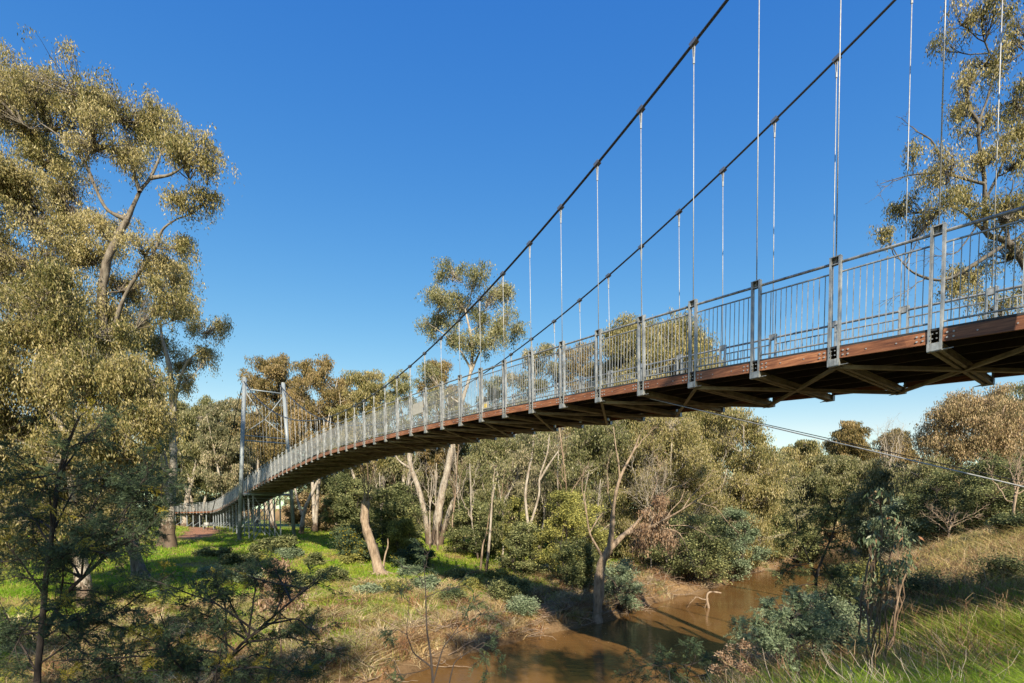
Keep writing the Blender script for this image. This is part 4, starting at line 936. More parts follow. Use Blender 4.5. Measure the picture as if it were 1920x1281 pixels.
rw = RS(660)
wd_ = [(430,1060,39),(480,1035,42),(545,1040,41),(590,1062,38),(520,1085,33),(455,1100,31),(620,1095,32),(660,1050,40),(400,1090,33),(565,1120,28),(740,1110,28),(800,1095,30),(850,1110,27),(890,1090,30),(770,1070,35),(860,1060,34),(930,1060,34),(690,1120,27)]
for k, (px, py, Y) in enumerate(wd_):
    shrub('weed_clump', 'one of many leafy green weed clumps in the grass of the far slope', px, Y, at(px, 0, Y)[0] * 0 + (955 - (gz((px - 960) / F_PX * Y, Y) + rw.uniform(0.5, 0.95)) * F_PX / Y), rw.uniform(34, 62), 661 + k, ['wattle', 'wattle_yellow', 'wattle_pale'][k % 3], nc=6, group='leafy weed clumps on the far slope', stems=3, cat='weeds', ls=(0.12, 0.05))
# --- feathery foreground wattles: twigs carrying flat fronds of fine pinnae
def frond_leaves(centres, dirs, rs, fl=0.14, pairs=7, pw=0.010, pl=0.045):
    """bipinnate fronds: a spine with paired narrow leaflets"""
    n = len(centres); up = unit(rs.normal(size=(n, 3)) * 0.9 + np.array([0, 0, 0.6])); side = unit(np.cross(dirs, up)); P, Dd, L = [], [], []
    for k in range(pairs):
        t = (k + 1) / (pairs + 0.5)
        for s in (-1, 1):
            P.append(centres + dirs * fl * t + np.array([0, 0, -0.02]) * t * t); Dd.append(unit(side * s + dirs * 0.45 + rs.normal(size=(n, 3)) * 0.08)); L.append(np.full(n, pl * (1.1 - 0.55 * t)))
    P.append(centres); Dd.append(dirs); L.append(np.full(n, fl))
    return np.concatenate(P), np.concatenate(Dd), np.concatenate(L)
def feather_tree(name, label, cat, base, stems, branches, seed, leaf, nfr=10, fl=0.15, spread=0.45, pw=0.012, bark='bark_dark', pl=0.05, yellow=0.0):
    """branches: (points, r0, r1, foliage length fraction). Fronds grow on side twigs along the outer part of every branch."""
    rs = RS(seed); root = empty(name, base); tag(root, label, cat); p6, p3 = [], []; C_, D_, T_ = [], [], []
    for P, r0, r1 in stems:
        P = np.asarray(P, float); n = len(P) * 5; k = np.linspace(0, len(P) - 1, n); Q = np.stack([np.interp(k, np.arange(len(P)), P[:, j]) for j in range(3)], 1)
        Q[1:-1] = (Q[:-2] + Q[1:-1] * 2 + Q[2:]) / 4; p6.append((Q, np.linspace(r0, r1, n)))
    for P, r0, r1, f0 in branches:
        P = np.asarray(P, float); n = len(P) * 5; k = np.linspace(0, len(P) - 1, n); Q = np.stack([np.interp(k, np.arange(len(P)), P[:, j]) for j in range(3)], 1)
        Q[1:-1] += rs.normal(size=(n - 2, 3)) * 0.008; Q[1:-1] = (Q[:-2] + Q[1:-1] + Q[2:]) / 3; p6.append((Q, np.linspace(r0, r1, n)))
        L = np.linalg.norm(np.diff(Q, axis=0), axis=1).sum()
        for j in range(int(max(5, L * 9))):
            kk = rs.randint(int(n * f0), n); a = Q[kk]; d = unit(Q[min(kk + 1, n - 1)] - Q[max(kk - 1, 0)])
            e = a + unit(d * 0.7 + rs.normal(size=3) * np.array([0.7, 0.7, 0.6]) + UP * 0.05) * rs.uniform(0.4, 1.0) * spread
            tp = limb_curve(a, e, rs, 0.05, 6, 0.07); p3.append((tp, np.linspace(0.006, 0.0025, 6)))
            m = nfr; ti = rs.uniform(0.15, 1, m); q = np.stack([np.interp(ti * 5, np.arange(6), tp[:, c]) for c in range(3)], 1)
            dd = unit((e - a)[None] * 0.8 / (np.linalg.norm(e - a) + 1e-6) + rs.normal(size=(m, 3)) * np.array([0.8, 0.8, 0.6]) + np.array([0, 0, -0.25]))
            C_.append(q); D_.append(dd); T_.append(np.clip(rs.normal(size=m) * 0.14 + 0.42 + rs.normal() * 0.12, 0, 0.9) if rs.random_sample() > yellow else np.full(m, 0.97))
    Cc = np.concatenate(C_); Dd = np.concatenate(D_); Tt = np.concatenate(T_)
    P, Dr, L = frond_leaves(Cc, Dd, rs, fl, 7, pw, pl); rep = len(P) // len(Cc)
    V, F, tt = leaf_quads(P, Dr, L, np.where(np.arange(len(P)) >= len(Cc) * (rep - 1), 0.004, pw), rs, np.tile(Tt, rep))
    V1, F1 = tube_arrays(p6, 7); V2, F2 = tube_arrays(p3, 3)
    mesh_obj('trunk', np.vstack([V1, V2]), np.vstack([F1, F2 + len(V1)]), M[bark], root, True, attrs={'foot': np.zeros(len(V1) + len(V2))})
    mesh_obj('foliage', V, F, M[leaf], root, attrs={'tint': tt})
    return root
rf = RS(5)
def fan(px0, py0, Y, ends, r0=0.016, f0=0.3, dy=1.0):
    out = []; hub = at(px0, py0, Y); pool = []
    for P, _, _ in st:
        P = np.asarray(P); k = np.linspace(0, len(P) - 1, len(P) * 12); pool.append(np.stack([np.interp(k, np.arange(len(P)), P[:, c]) for c in range(3)], 1))
    pool = np.concatenate(pool); dd_ = np.linalg.norm(pool - hub, axis=1); pool = pool[dd_ < max(0.55, dd_.min() + 0.1)]
    for ex, ey in ends:
        dYe = rf.uniform(-dy, dy); a = pool[rf.randint(len(pool))]; b_ = at(ex, ey, Y + dYe); m = (a + b_) / 2 + rf.normal(size=3) * 0.07 + UP * 0.06
        out.append(([a, m, b_], r0, 0.005, f0))
    return out
# big dark wattle, lower left
Y = 7.5; base = ground_at(65, Y); base[2] = min(base[2], at(60, 1330, Y)[2])
st = [([base, at(68,1281,Y), at(78,1180,Y), at(86,1080,Y), at(100,980,Y), at(108,900,Y), at(118,860,Y), at(136,810,Y), at(150,780,Y)], 0.05, 0.012), ([at(76,1200,Y), at(125,1110,Y + .2), at(180,1060,Y + .4), at(245,1000,Y + .6), at(300,960,Y + .8)], 0.035, 0.012)]
brs = fan(108,900,Y,[(20,850),(190,820),(30,900),(210,880)]) + fan(118,860,Y,[(150,780),(200,790)]) + fan(86,1080,Y,[(10,1020),(0,960),(-40,1060),(40,950)]) + fan(180,1060,Y + .4,[(230,930),(280,900),(330,940),(260,1010),(150,960),(200,900)]) \
    + fan(245,1000,Y + .6,[(310,900),(300,960),(300,850),(290,1010),(250,930)]) + fan(76,1200,Y,[(0,1130),(-30,1200),(150,1160),(30,1260),(170,1210),(10,1180)]) + fan(100,980,Y,[(160,890),(30,940),(170,940),(10,900),(60,880)]) + fan(86,1120,Y,[(190,1110),(130,1020),(20,1080)]) + fan(300,960,Y+.8,[(300,900),(310,940),(270,860),(250,930)]) + fan(80,1180,Y,[(160,1230),(20,1230),(110,1120),(220,1150),(260,1100),(330,1070)]) + fan(86,1080,Y,[(150,1040),(60,1000),(220,1040),(180,1000)])
feather_tree('wattle_tree', 'dark feathery wattle standing in the lower left foreground', 'tree', base, st, brs, 201, 'wattle_blue', nfr=9, fl=0.15, spread=0.55, pl=0.055, yellow=0.05)
# low wattle whose tops cross the bottom left
Y = 6.6; base = at(380, 1420, Y)
base[2] = min(base[2], gz(base[0], base[1]))
st = [([base, at(395,1281,Y), at(450,1210,Y), at(520,1150,Y), at(600,1080,Y)], 0.03, 0.008)]
brs = fan(395,1290,Y,[(200,1230),(280,1180),(330,1240),(240,1270),(470,1270),(160,1150)]) + fan(450,1210,Y,[(330,1130),(400,1080),(480,1090),(560,1160),(520,1240),(360,1170),(290,1090)]) + fan(520,1150,Y,[(480,1060),(540,1070),(600,1090),(440,1070),(600,1200),(390,1070)]) + fan(430,1240,Y,[(560,1260),(620,1220),(500,1200)]) + fan(395,1290,Y,[(100,1240),(140,1280),(220,1280),(330,1290),(420,1190),(300,1150)])
feather_tree('wattle_tree', 'low dark wattle spreading along the bottom edge left of centre', 'tree', base, st, brs, 202, 'wattle_blue', nfr=10, fl=0.14, spread=0.42, pl=0.05, yellow=0.1)
# thin open wattle, bottom centre
Y = 7.0; base = at(810, 1400, Y); base[2] = min(base[2], gz(base[0], base[1]))
st = [([base, at(812,1281,Y), at(808,1230,Y), at(800,1180,Y), at(798,1110,Y), at(795,1050,Y)], 0.022, 0.005), ([at(812,1281,Y), at(830,1215,Y), at(850,1190,Y), at(890,1170,Y)], 0.012, 0.004), ([at(808,1250,Y), at(775,1225,Y), at(762,1190,Y), at(768,1120,Y)], 0.012, 0.004),
      ([base, at(842,1281,Y + .2), at(852,1240,Y + .2), at(905,1205,Y + .2)], 0.014, 0.005)]
brs = [([at(795,1100,Y), at(785,1080,Y), at(760,1065,Y)], 0.006, 0.003, 0.3), ([at(796,1070,Y), at(800,1050,Y), at(805,1030,Y)], 0.006, 0.003, 0.2), ([at(798,1120,Y), at(830,1105,Y), at(860,1100,Y)], 0.006, 0.003, 0.4), ([at(890,1170,Y), at(905,1150,Y), at(940,1165,Y)], 0.006, 0.003, 0.3),
       ([at(905,1205,Y + .2), at(925,1210,Y + .2), at(935,1240,Y + .2)], 0.007, 0.003, 0.1), ([at(880,1210,Y), at(905,1225,Y), at(915,1260,Y)], 0.006, 0.003, 0.2), ([at(762,1190,Y), at(745,1180,Y), at(725,1195,Y)], 0.006, 0.003, 0.3), ([at(768,1130,Y), at(755,1115,Y), at(745,1100,Y)], 0.006, 0.003, 0.3), ([at(812,1250,Y), at(780,1262,Y), at(740,1265,Y)], 0.006, 0.003, 0.4), ([at(850,1190,Y), at(870,1160,Y), at(880,1130,Y)], 0.006, 0.003, 0.4)]
feather_tree('wattle_sapling', 'thin open wattle sapling at bottom centre before the water', 'sapling', base, st, brs, 203, 'wattle_blue', nfr=5, fl=0.15, spread=0.26, pl=0.05)
# small dark wattle right of centre
Y = 12.5; base = ground_at(1532, Y)
st = [([base, at(1530,1150,Y), at(1530,1080,Y), at(1545,1040,Y), at(1562,1000,Y), at(1570,960,Y)], 0.05, 0.012), ([at(1530,1085,Y), at(1515,1045,Y), at(1500,1010,Y), at(1492,975,Y)], 0.025, 0.008)]
brs = fan(1562,1000,Y,[(1600,960),(1590,930),(1545,930),(1530,960),(1610,990)],0.012,.2,.5) + fan(1500,1010,Y,[(1470,980),(1460,1020),(1480,950),(1520,960)],0.012,.2,.5) + fan(1530,1085,Y,[(1590,1070),(1600,1100),(1570,1110),(1480,1060),(1460,1080),(1490,1100),(1600,1130)],0.012,.3,.6) + fan(1545,1040,Y,[(1590,1020),(1600,1050),(1560,960)],0.012,.3,.5)
feather_tree('wattle_tree', 'small dark wattle in front of the river bend', 'tree', base, st, brs, 204, 'wattle', nfr=6, fl=0.18, spread=0.34, pl=0.06, pw=0.02)

# silvery spreading wattle, bottom right
Y = 7.8; base = ground_at(1500, Y); base[2] = min(base[2], at(1500, 1290, Y)[2])
st = [([base, at(1500,1240,Y), at(1490,1190,Y), at(1478,1150,Y)], 0.018, 0.006)]
brs = fan(1500,1240,Y,[(1400,1190),(1370,1170),(1430,1160),(1560,1190),(1600,1210),(1450,1200)],0.01,.25,.5) + fan(1490,1190,Y,[(1440,1130),(1480,1110),(1530,1140),(1560,1160),(1420,1170)],0.009,.2,.5) + fan(1478,1150,Y,[(1450,1120),(1500,1110),(1520,1125),(1435,1140)],0.008,.1,.4)
feather_tree('wattle_shrub', 'silvery spreading wattle shrub in the bottom right foreground before the water', 'shrub', base, st, brs, 207, 'wattle_pale', nfr=10, fl=0.15, spread=0.26, pl=0.05, pw=0.016)

# low wattle in shade on the near bank above the water, and a dry seed-headed bush beside it
Y = 8.2; base = ground_at(1290, Y); base[2] = min(base[2], at(1290, 1330, Y)[2])
st = [([base, at(1290,1281,Y), at(1285,1245,Y)], 0.016, 0.006)]
brs = fan(1290,1281,Y,[(1200,1240),(1170,1265),(1240,1225),(1340,1230),(1360,1260),(1300,1215),(1220,1275)],0.009,.2,.6)
feather_tree('wattle_shrub', 'low dark wattle shrub on the near bank, bottom edge right of the middle', 'shrub', base, st, brs, 208, 'wattle_blue', nfr=8, fl=0.14, spread=0.3, pl=0.045)
Y = 7.2; base = ground_at(1385, Y); base[2] = min(base[2], at(1385, 1300, Y)[2])
st = [([base + np.array([dx, 0, 0]), at(1385 + q, 1250, Y), at(1385 + q * 1.8, 1215 + abs(q) * 0.3, Y)], 0.006, 0.003) for dx, q in ((-.06, -26), (-.03, -12), (0, 2), (.03, 14), (.06, 28))]
make_tree('dry_bush', 'dry cream seed-headed bush at the bottom edge beside the silvery wattle', 'bush', base, st, px_clumps([(1360,1235,22,16),(1385,1215,22,16),(1410,1240,22,16),(1385,1250,26,14),(1345,1260,18,12)], Y, 10, 0.2), 209, 'dry_leaf', 'bark_grey', per=7, lsize=(0.035, 0.014), twigs=14, nleaf=8, spray=(0.05, 0.05), foot_h=0.1, twig_r=0.002, horizontal=True, limb_r=0.3)

# young eucalypt with large grey green leaves
Y = 9.5; base = ground_at(1655, Y); base[2] = min(base[2], at(1655, 1140, Y)[2])
st = [([base, at(1652,1100,Y), at(1650,1040,Y), at(1655,980,Y), at(1648,930,Y)], 0.016, 0.006), ([at(1651,1080,Y), at(1675,1030,Y), at(1690,980,Y)], 0.009, 0.004), ([base, at(1690,1080,Y), at(1692,1030,Y)], 0.012, 0.004)]
cl = px_clumps([(1650,940,20,24),(1655,985,30,24),(1680,1010,28,24),(1645,1030,30,24),(1665,1060,34,26),(1640,1090,30,24),(1685,1085,26,24),(1655,1110,30,18),(1700,1050,14,16)], Y, 8, 0.3)
make_tree('young_eucalypt', 'young eucalypt with large hanging grey green leaves right of the small dark wattle', 'sapling', base, st, cl, 205, 'sapling', 'bark_brown', per=3.2, lsize=(0.10, 0.024), twigs=14, nleaf=3, spray=(0.10, 0.14), droop=0.7, foot_h=0.1, twig_r=0.003, shell=0.2, limb_r=0.3)
# pinkish grey sapling on the slope, left of centre
Y = 17; base = ground_at(523, Y)
base[2] = min(base[2], at(523, 1195, Y)[2])
st = [([base, at(523,1150,Y), at(521,1100,Y), at(524,1055,Y)], 0.03, 0.008)]
cl = px_clumps([(524,1062,22,14),(520,1090,32,18),(528,1115,34,18),(512,1130,24,16),(505,1100,20,16),(545,1130,22,16)], Y, 9, 0.4)
make_tree('young_eucalypt', 'pinkish grey sapling on the slope left of centre', 'sapling', base, st, cl, 206, 'dry_leaf', 'bark_brown', per=4, lsize=(0.13, 0.03), twigs=14, nleaf=7, spray=(0.16, 0.2), foot_h=0.1, twig_r=0.004, shell=0.2)

# --- trees that stand behind the camera on the near bank and throw the foreground into dappled shade
for k, (x, y, h, w, sd_) in enumerate([(-10, -14, 19, 9, 301), (6, -12, 20, 10, 302), (-22, -10, 20, 10, 303), (-3, -12, 16, 9, 305)]):
    b = np.array([x, y, gz(x, y)]); rs = RS(sd_); cl = []
    for j in range(13):
        t = 0.42 + 0.55 * (j + 0.5) / 13; an = j * 2.4; rr = w * 0.5 * rs.uniform(0.3, 0.9); cr = rs.uniform(1.2, 2.1)
        cl.append((b + np.array([math.cos(an) * rr, math.sin(an) * rr, h * t]), (cr, cr, cr * 0.65)))
    make_tree('gum_tree', ['eucalypt behind the camera to the left', 'eucalypt straight behind the camera', 'eucalypt far left on the near bank', 'shorter eucalypt behind the camera between two taller ones'][k], 'tree', b,
              [([b - UP * 0.2, b + np.array([0.3, 0, h * 0.4]), b + np.array([0, 0.3, h * 0.85])], 0.35, 0.06)], cl, sd_, 'gum', per=0.7, lsize=(0.3, 0.09), twigs=10, nleaf=13)

# --- distant woodland, one mass
rs = RS(400); P, T = [], []
def wood(n, sel):
    X = rs.uniform(-260, 420, n * 4); Yy = rs.uniform(95, 330, n * 4); df, dn = ground_info(X, Yy)
    k = sel(X, Yy, df, dn); X, Yy = X[k][:n], Yy[k][:n]; return X, Yy
X, Yy = wood(420, lambda X, Y, df, dn: ((df > 50) & (Y > 118)) | ((dn > 5) & (Y > 70)) | ((df > 4) & (X > 40)))
Z = terrain(X, Yy); tr_paths = []; LPs, LTs = [], []
for x, y, z in zip(X, Yy, Z):
    h = rs.uniform(11, 18); tr_paths.append((np.array([[x, y, z], [x + rs.normal() * .5, y, z + h * .5], [x + rs.normal(), y, z + h * .85]]), np.array([.3, .2, .08])))
    nC = 9
    for c in range(nC):
        cc = np.array([x, y, z + h * (0.15 + 0.8 * c / nC)]) + rs.normal(size=3) * np.array([1.6, 1.6, 0.5]); m = 110
        q = unit(rs.normal(size=(m, 3))) * np.array([1.7, 1.7, 1.1]) * rs.uniform(0.6, 1, (m, 1)) + cc
        LPs.append(q); LTs.append(np.clip(0.45 + rs.normal() * 0.15 + rs.normal(size=m) * 0.15, 0, 1))
P = np.concatenate(LPs); T = np.concatenate(LTs); Dd = unit(rs.normal(size=P.shape) * 0.5 - UP)
V, F, tt = leaf_quads(P, Dd, rs.uniform(0.5, 0.9, len(P)), rs.uniform(0.2, 0.32, len(P)), rs, T)
wd = empty('distant_woodland', (0, 200, -1)); tag(wd, 'far olive eucalypt forest closing the view behind the river flat', 'woodland', kind='stuff')
mesh_obj('crown', V, F, M['gum_olive'], wd, attrs={'tint': tt}); V, F = tube_arrays(tr_paths, 5); mesh_obj('trunk', V, F, M['bark_white'], wd, attrs={'foot': np.zeros(len(V))})

# ------------------------------------------------------------------ grass and dead growth
def blades(name, label, X, Y, h, w, col, seed, mat='grass', lean=0.35, cat='grass', seg=2):
    rs = RS(seed); n = len(X); Z = terrain(X, Y); B = np.stack([X, Y, Z - 0.02], 1)
    an = rs.uniform(0, 6.283, n); s = np.stack([np.cos(an), np.sin(an), np.zeros(n)], 1) * (w * 0.5)[:, None]
    ln = rs.normal(size=(n, 2)) * lean; Lv = np.stack([ln[:, 0], ln[:, 1], np.ones(n)], 1); Lv /= np.linalg.norm(Lv, axis=1)[:, None]
    mid = B + Lv * (h * 0.55)[:, None]; tip = B + np.stack([ln[:, 0] * 2.0, ln[:, 1] * 2.0, np.full(n, 0.9)], 1) * (h * 0.9)[:, None]
    V = np.stack([B - s, B + s, mid + s * 0.75, tip + s * 0.12, tip - s * 0.12, mid - s * 0.75], 1).reshape(-1, 3)
    k = np.arange(n) * 6; F = np.concatenate([np.stack([k, k + 1, k + 2, k + 5], 1), np.stack([k + 5, k + 2, k + 3, k + 4], 1)])
    o = mesh_obj(name, V, F, M[mat], attrs={'col': np.repeat(col, 6, axis=0)}); tag(o, label, cat, kind='stuff'); return o
def scatter(n, box, rs): return rs.uniform(box[0], box[1], n), rs.uniform(box[2], box[3], n)
def persp(n, xr, yr, rs, p=2.0):
    """points inside the wedge the photo looks at, thinner with distance"""
    u = rs.random_sample(n); y = yr[0] * (yr[1] / yr[0]) ** (u ** (1 / p)); x = y * rs.uniform(xr[0], xr[1], n); return x, y
rs = RS(500)
# lush green grass on the far slope
X, Yy = persp(520000, (-1.1, 0.5), (13, 100), rs, 1.15); g = greenness(X, Yy); df, dn = ground_info(X, Yy); k = (df > 1.5) & (rs.random_sample(len(X)) < g)
X, Yy = X[k], Yy[k]; n = len(X); nn = fbm(X * 0.8, Yy * 0.8, 61, 3)
lush = np.array([0.17, 0.32, 0.018]); olive = np.array([0.31, 0.37, 0.05]); straw = np.array([0.42, 0.31, 0.14])
m_ = np.clip((nn - 0.35) * 3, 0, 1)[:, None]; col = lush * (1 - m_) + olive * m_; st_ = (rs.random_sample(n) < 0.10)[:, None]; col = np.where(st_, straw, col) * rs.uniform(0.7, 1.35, (n, 1))
blades('green_grass', 'lush green grass over the far slope', X, Yy, rs.uniform(0.12, 0.34, n) * (0.7 + nn), 0.012 + Yy * 0.0007, col, 501)
# straw coloured dry grass on the banks
X, Yy = persp(520000, (-1.1, 1.15), (10, 95), rs, 1.3); g = greenness(X, Yy); df, dn = ground_info(X, Yy); nn = fbm(X * 0.5, Yy * 0.5, 71, 3)
pd = np.minimum(np.abs(sdist(X, Yy, PATH)), np.abs(sdist(X, Yy, PATH2)))
k = (np.maximum(df, dn) > 0.5) & (rs.random_sample(len(X)) < (1 - g * 0.93) * np.clip((nn - 0.25) * 3, 0.1, 1)) & (pd > 2) & (np.hypot(X - 5, Yy - 4) > 5); X, Yy, nn = X[k], Yy[k], nn[k]; n = len(X); df, dn = ground_info(X, Yy)
c1 = np.array([0.56, 0.42, 0.20]); c2 = np.array([0.27, 0.145, 0.07]); c3 = np.array([0.33, 0.34, 0.09]); m_ = rs.random_sample((n, 1)); near_w = np.clip(1.4 - np.maximum(df, dn) / 5, 0, 1)[:, None] * rs.random_sample((n, 1))
col = c1 * (1 - m_) + c3 * m_; col = col * (1 - near_w) + c2 * near_w; col *= rs.uniform(0.6, 1.2, (n, 1))
blades('dry_grass', 'straw coloured dry grass on both banks', X, Yy, rs.uniform(0.12, 0.5, n) * (0.4 + nn), 0.010 + Yy * 0.0007, col, 502, lean=0.5)
# tall tussocks and dead stalks near the far water edge
tx, ty = persp(4200, (-1.0, 1.0), (13, 60), rs, 1.3); df, dn = ground_info(tx, ty); k = ((df > 0.4) & (df < 13)) | ((dn > 0.4) & (dn < 5) & (ty > 12)); tx, ty = tx[k], ty[k]
rep = 55; n = len(tx) * rep; X = np.repeat(tx, rep) + rs.normal(size=n) * 0.16; Yy = np.repeat(ty, rep) + rs.normal(size=n) * 0.16; tn = np.repeat(rs.random_sample(len(tx)), rep)
pal = np.array([[0.44, 0.32, 0.17], [0.30, 0.17, 0.09], [0.20, 0.11, 0.065], [0.50, 0.41, 0.26], [0.28, 0.27, 0.11]]); ci = np.repeat(rs.randint(0, 5, len(tx)), rep); col = pal[ci] * rs.uniform(0.6, 1.25, (n, 1))
blades('bank_tussocks', 'dry brown and straw tussocks crowding the water edge', X, Yy, (0.25 + 0.5 * tn) * rs.uniform(0.6, 1.2, n), np.full(n, 0.018) + Yy * 0.0006, col, 503, 'litter', lean=0.62, cat='dry growth')
# near bank: tall green grass in the lower right
X, Yy = persp(260000, (0.05, 1.25), (1.9, 16), rs, 1.0); df, dn = ground_info(X, Yy); d = np.hypot(X - 5.5, Yy - 5.0); px = X / Yy
keep = np.clip((px - 0.35) / 0.25, 0, 1) * np.clip(1.6 - d / 6.5, 0, 1); k = (dn > 1) & (rs.random_sample(len(X)) < keep); X, Yy = X[k], Yy[k]; n = len(X); nn = fbm(X * 1.2, Yy * 1.2, 81, 3)
col = np.array([0.13, 0.25, 0.018]) * (1 - nn[:, None]) + np.array([0.30, 0.40, 0.045]) * nn[:, None]; col = np.where((rs.random_sample(n) < 0.06)[:, None], straw, col) * rs.uniform(0.7, 1.3, (n, 1))
blades('tall_green_grass', 'tall green grass in the lower right foreground', X, Yy, rs.uniform(0.25, 0.62, n) * (0.6 + nn), rs.uniform(0.007, 0.014, n), col, 504, lean=0.33)
X, Yy = persp(60000, (0.15, 1.25), (4.0, 30), rs, 1.0); df, dn = ground_info(X, Yy); nn = fbm(X * 0.9, Yy * 0.9, 91, 3); k = (dn > 0.6) & (rs.random_sample(len(X)) < np.clip((nn - 0.35) * 4, 0.08, 1)) & (np.hypot(X - 5.0, Yy - 4.0) > 2.6); X, Yy = X[k], Yy[k]; n = len(X)
col = pal[rs.randint(0, 4, n)] * rs.uniform(0.7, 1.2, (n, 1)); blades('dry_stalks', 'grey and tan dead stalks above the green grass on the near bank', X, Yy, rs.uniform(0.25, 0.85, n), 0.004 + Yy * 0.0006, col, 505, 'litter', lean=0.5, cat='dry growth')
# tall dark seed stalks standing out of the near bank
paths = []; rs = RS(510)
for j in range(230):
    y = rs.uniform(5.5, 15); x = y * rs.uniform(0.5, 1.02); a = np.array([x, y, gz(x, y)]); L = rs.uniform(0.5, 1.1); e = a + np.array([rs.normal() * 0.22 * L, rs.normal() * 0.22 * L, L])
    tp = limb_curve(a, e, rs, 0, 6, 0.04); paths.append((tp, np.linspace(0.005, 0.002, 6)))
    for _ in range(4):
        q = tp[rs.randint(2, 6)]; paths.append((limb_curve(q, q + np.array([rs.normal() * .1, rs.normal() * .1, rs.uniform(.08, .25)]), rs, 0, 6, 0.04), np.linspace(0.003, 0.0018, 6)))
V, F = tube_arrays(paths, 3); cc_ = np.repeat(np.array([[0.20, 0.11, 0.07], [0.36, 0.26, 0.16], [0.13, 0.075, 0.05]])[RS(2).randint(0, 3, len(paths))], 18, axis=0)
tag(mesh_obj('seed_stalks', V, F, M['litter'], attrs={'col': cc_}), 'tall brown branched seed stalks standing above the grass of the near bank', 'dead stalks', kind='stuff')
# tangle of grey twigs before the water, lower right
paths = []; rs = RS(506)
for j in range(1500):
    y = rs.uniform(4.2, 9.0); x = y * rs.uniform(0.36, 0.92); z = gz(x, y); a = np.array([x, y, z]); an = rs.uniform(0, 6.28); L = rs.uniform(0.4, 1.0)
    e = a + np.array([math.cos(an) * L * 0.7, math.sin(an) * L * 0.7, L * rs.uniform(0.25, 0.95)]); paths.append((limb_curve(a, e, rs, -0.8, 6, 0.08), np.linspace(0.0045, 0.0018, 6)))
V, F = tube_arrays(paths, 3); tc_ = np.repeat(RS(1).uniform(0.7, 1.3, (len(paths), 1)), 18, axis=0) * np.array([0.34, 0.29, 0.25])
tag(mesh_obj('twig_tangle', V, F, M['litter'], attrs={'col': tc_}), 'tangle of dead grey twigs between the silvery shrub and the green grass', 'dead twigs', kind='stuff')
# fallen sticks along the far waterline
paths = []; rs = RS(507)
for j in range(900):
    k = rs.randint(5, 14); t = rs.random_sample(); p = FAR[k] * (1 - t) + FAR[k + 1] * t; nrm = FAR[k + 1] - FAR[k]; nrm = np.array([-nrm[1], nrm[0]]) / np.hypot(*nrm)
    q = p + nrm * rs.uniform(0.0, 3.2); a = np.array([q[0], q[1], max(gz(*q), WATER_Z) + 0.05]); an = rs.uniform(0, 6.28); L = rs.uniform(0.4, 1.9)
    e = a + np.array([math.cos(an) * L, math.sin(an) * L, rs.uniform(-0.05, 0.5)]); paths.append((limb_curve(a, e, rs, 0.1, 7, 0.1), np.linspace(0.022, 0.008, 7)))
    m = (a + e) / 2; e2 = m + rs.normal(size=3) * 0.3 * L; e2[2] = abs(e2[2] - m[2]) + m[2]; paths.append((limb_curve(m, e2, rs, 0.1, 7, 0.1), np.linspace(0.014, 0.006, 7)))
V, F = tube_arrays(paths, 4); tag(mesh_obj('fallen_sticks', V, F, M['bark_grey'], attrs={'foot': np.zeros(len(V))}), 'bleached fallen sticks and roots along the far waterline', 'driftwood', kind='stuff')
rs = RS(511); n = 2600; X = rs.uniform(-6, 45, n * 6); Yy = rs.uniform(14, 62, n * 6); df, dn = ground_info(X, Yy); w_ = fbm(X * 0.5, Yy * 0.5, 97, 3); k = (df < -0.1) & (dn < -0.1) & (rs.random_sample(len(X)) < np.clip((w_ - 0.5) * 5, 0.02, 1) * np.where(df > -1.2, 1, 0.3)); X, Yy = X[k][:n], Yy[k][:n]; n = len(X)
an = rs.uniform(0, 6.28, n); P = np.stack([X, Yy, np.full(n, WATER_Z + 0.008)], 1); d_ = np.stack([np.cos(an), np.sin(an), np.zeros(n)], 1); s_ = np.stack([-d_[:, 1], d_[:, 0], np.zeros(n)], 1); L = rs.uniform(0.04, 0.13, n)[:, None]
V = np.stack([P, P + d_ * L * .5 + s_ * L * .14, P + d_ * L, P + d_ * L * .5 - s_ * L * .14], 1).reshape(-1, 3)
tag(mesh_obj('floating_leaves', V, np.arange(n * 4).reshape(n, 4), M['dry_leaf'], attrs={'tint': np.repeat(rs.random_sample(n), 4)}), 'fallen gum leaves floating on the brown water', 'leaves', kind='stuff')
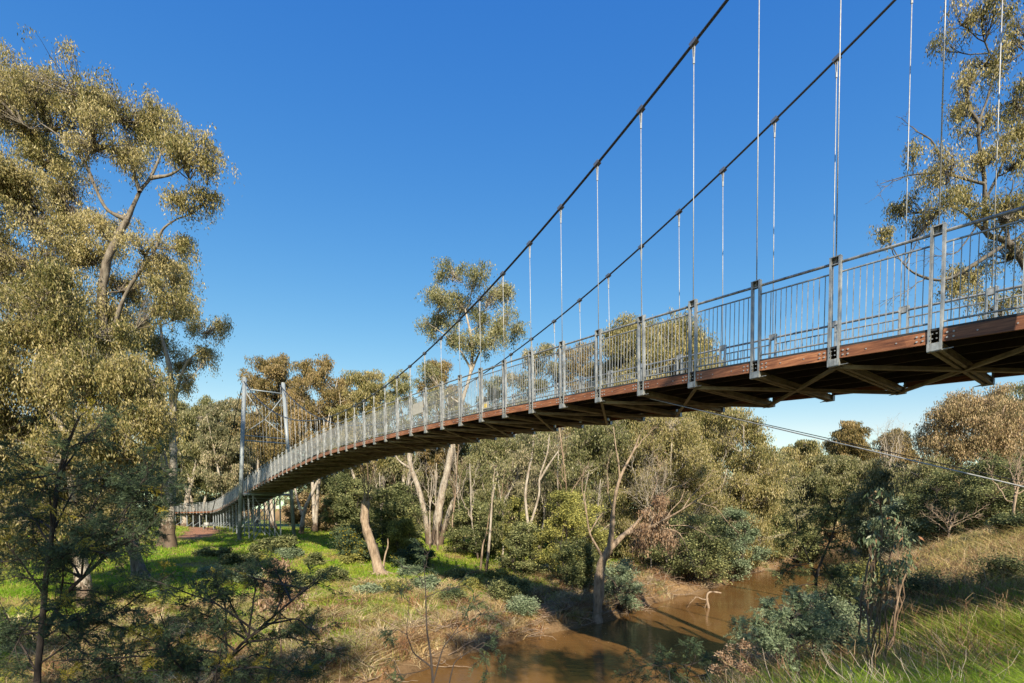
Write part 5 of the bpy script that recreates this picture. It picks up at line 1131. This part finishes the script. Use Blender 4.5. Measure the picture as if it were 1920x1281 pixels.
# shed bark and sticks lying in the grass of the far slope
paths = []; rs = RS(512); X, Yy = persp(1500, (-0.8, 0.25), (19, 75), rs, 1.3); df, dn = ground_info(X, Yy)
for x, y, d in zip(X, Yy, df):
    if d < 2: continue
    a = np.array([x, y, gz(x, y) + 0.12]); an = rs.uniform(0, 6.28); L = rs.uniform(0.25, 1.0); e = a + np.array([math.cos(an) * L, math.sin(an) * L, rs.uniform(-0.02, 0.12)]); paths.append((limb_curve(a, e, rs, 0.05, 5, 0.08), np.linspace(0.03, 0.012, 5)))
V, F = tube_arrays(paths, 4); tag(mesh_obj('bark_litter', V, F, M['bark_brown'], attrs={'foot': np.zeros(len(V))}), 'shed brown bark and sticks scattered in the grass of the far slope', 'bark litter', kind='stuff')
# snag standing in the water
Y = 30.5; a = at(1330, 1145, Y); a[2] = WATER_Z - 0.2; rs = RS(508)
P = [a, at(1325, 1120, Y), at(1332, 1110, Y), at(1352, 1112, Y)]; br_ = [([at(1325,1125,Y), at(1305,1120,Y), at(1292,1134,Y)], 0.035, 0.012), ([at(1328,1122,Y), at(1322,1138,Y), at(1316,1150,Y)], 0.03, 0.01)]
make_tree('snag', 'bleached forked snag sticking out of the brown water', 'driftwood', a, [(P, 0.07, 0.05)], [], 509, bark='bark_grey', bare=br_, foot_h=0.01)

# bench beside the path
b = ground_at(392, 74); rt = empty('park_bench', b); tag(rt, 'small pale bench beside the red path under the ramp', 'bench')
m = MB(); m.box(b + UP * 0.47, ((1, 0, 0), (0, 1, 0), (0, 0, 1)), (0.9, 0.22, 0.03)); m.build('seat', M['sign_white'], rt)
m = MB(); m.box(b + UP * 0.8 + np.array([0, 0.24, 0]), ((1, 0, 0), (0, 1, 0), (0, 0, 1)), (0.9, 0.02, 0.16)); m.build('backrest', M['sign_white'], rt)
for sx in (-0.75, 0.75):
    m = MB(); m.box(b + np.array([sx, 0.0, 0.22]), ((1, 0, 0), (0, 1, 0), (0, 0, 1)), (0.04, 0.2, 0.24)); m.box(b + np.array([sx, 0.25, 0.45]), ((1, 0, 0), (0, 1, 0), (0, 0, 1)), (0.04, 0.03, 0.5)); m.build('leg', M['steel'], rt)
print('leaves total', sum(o.get('leaves', 0) for o in C.objects))
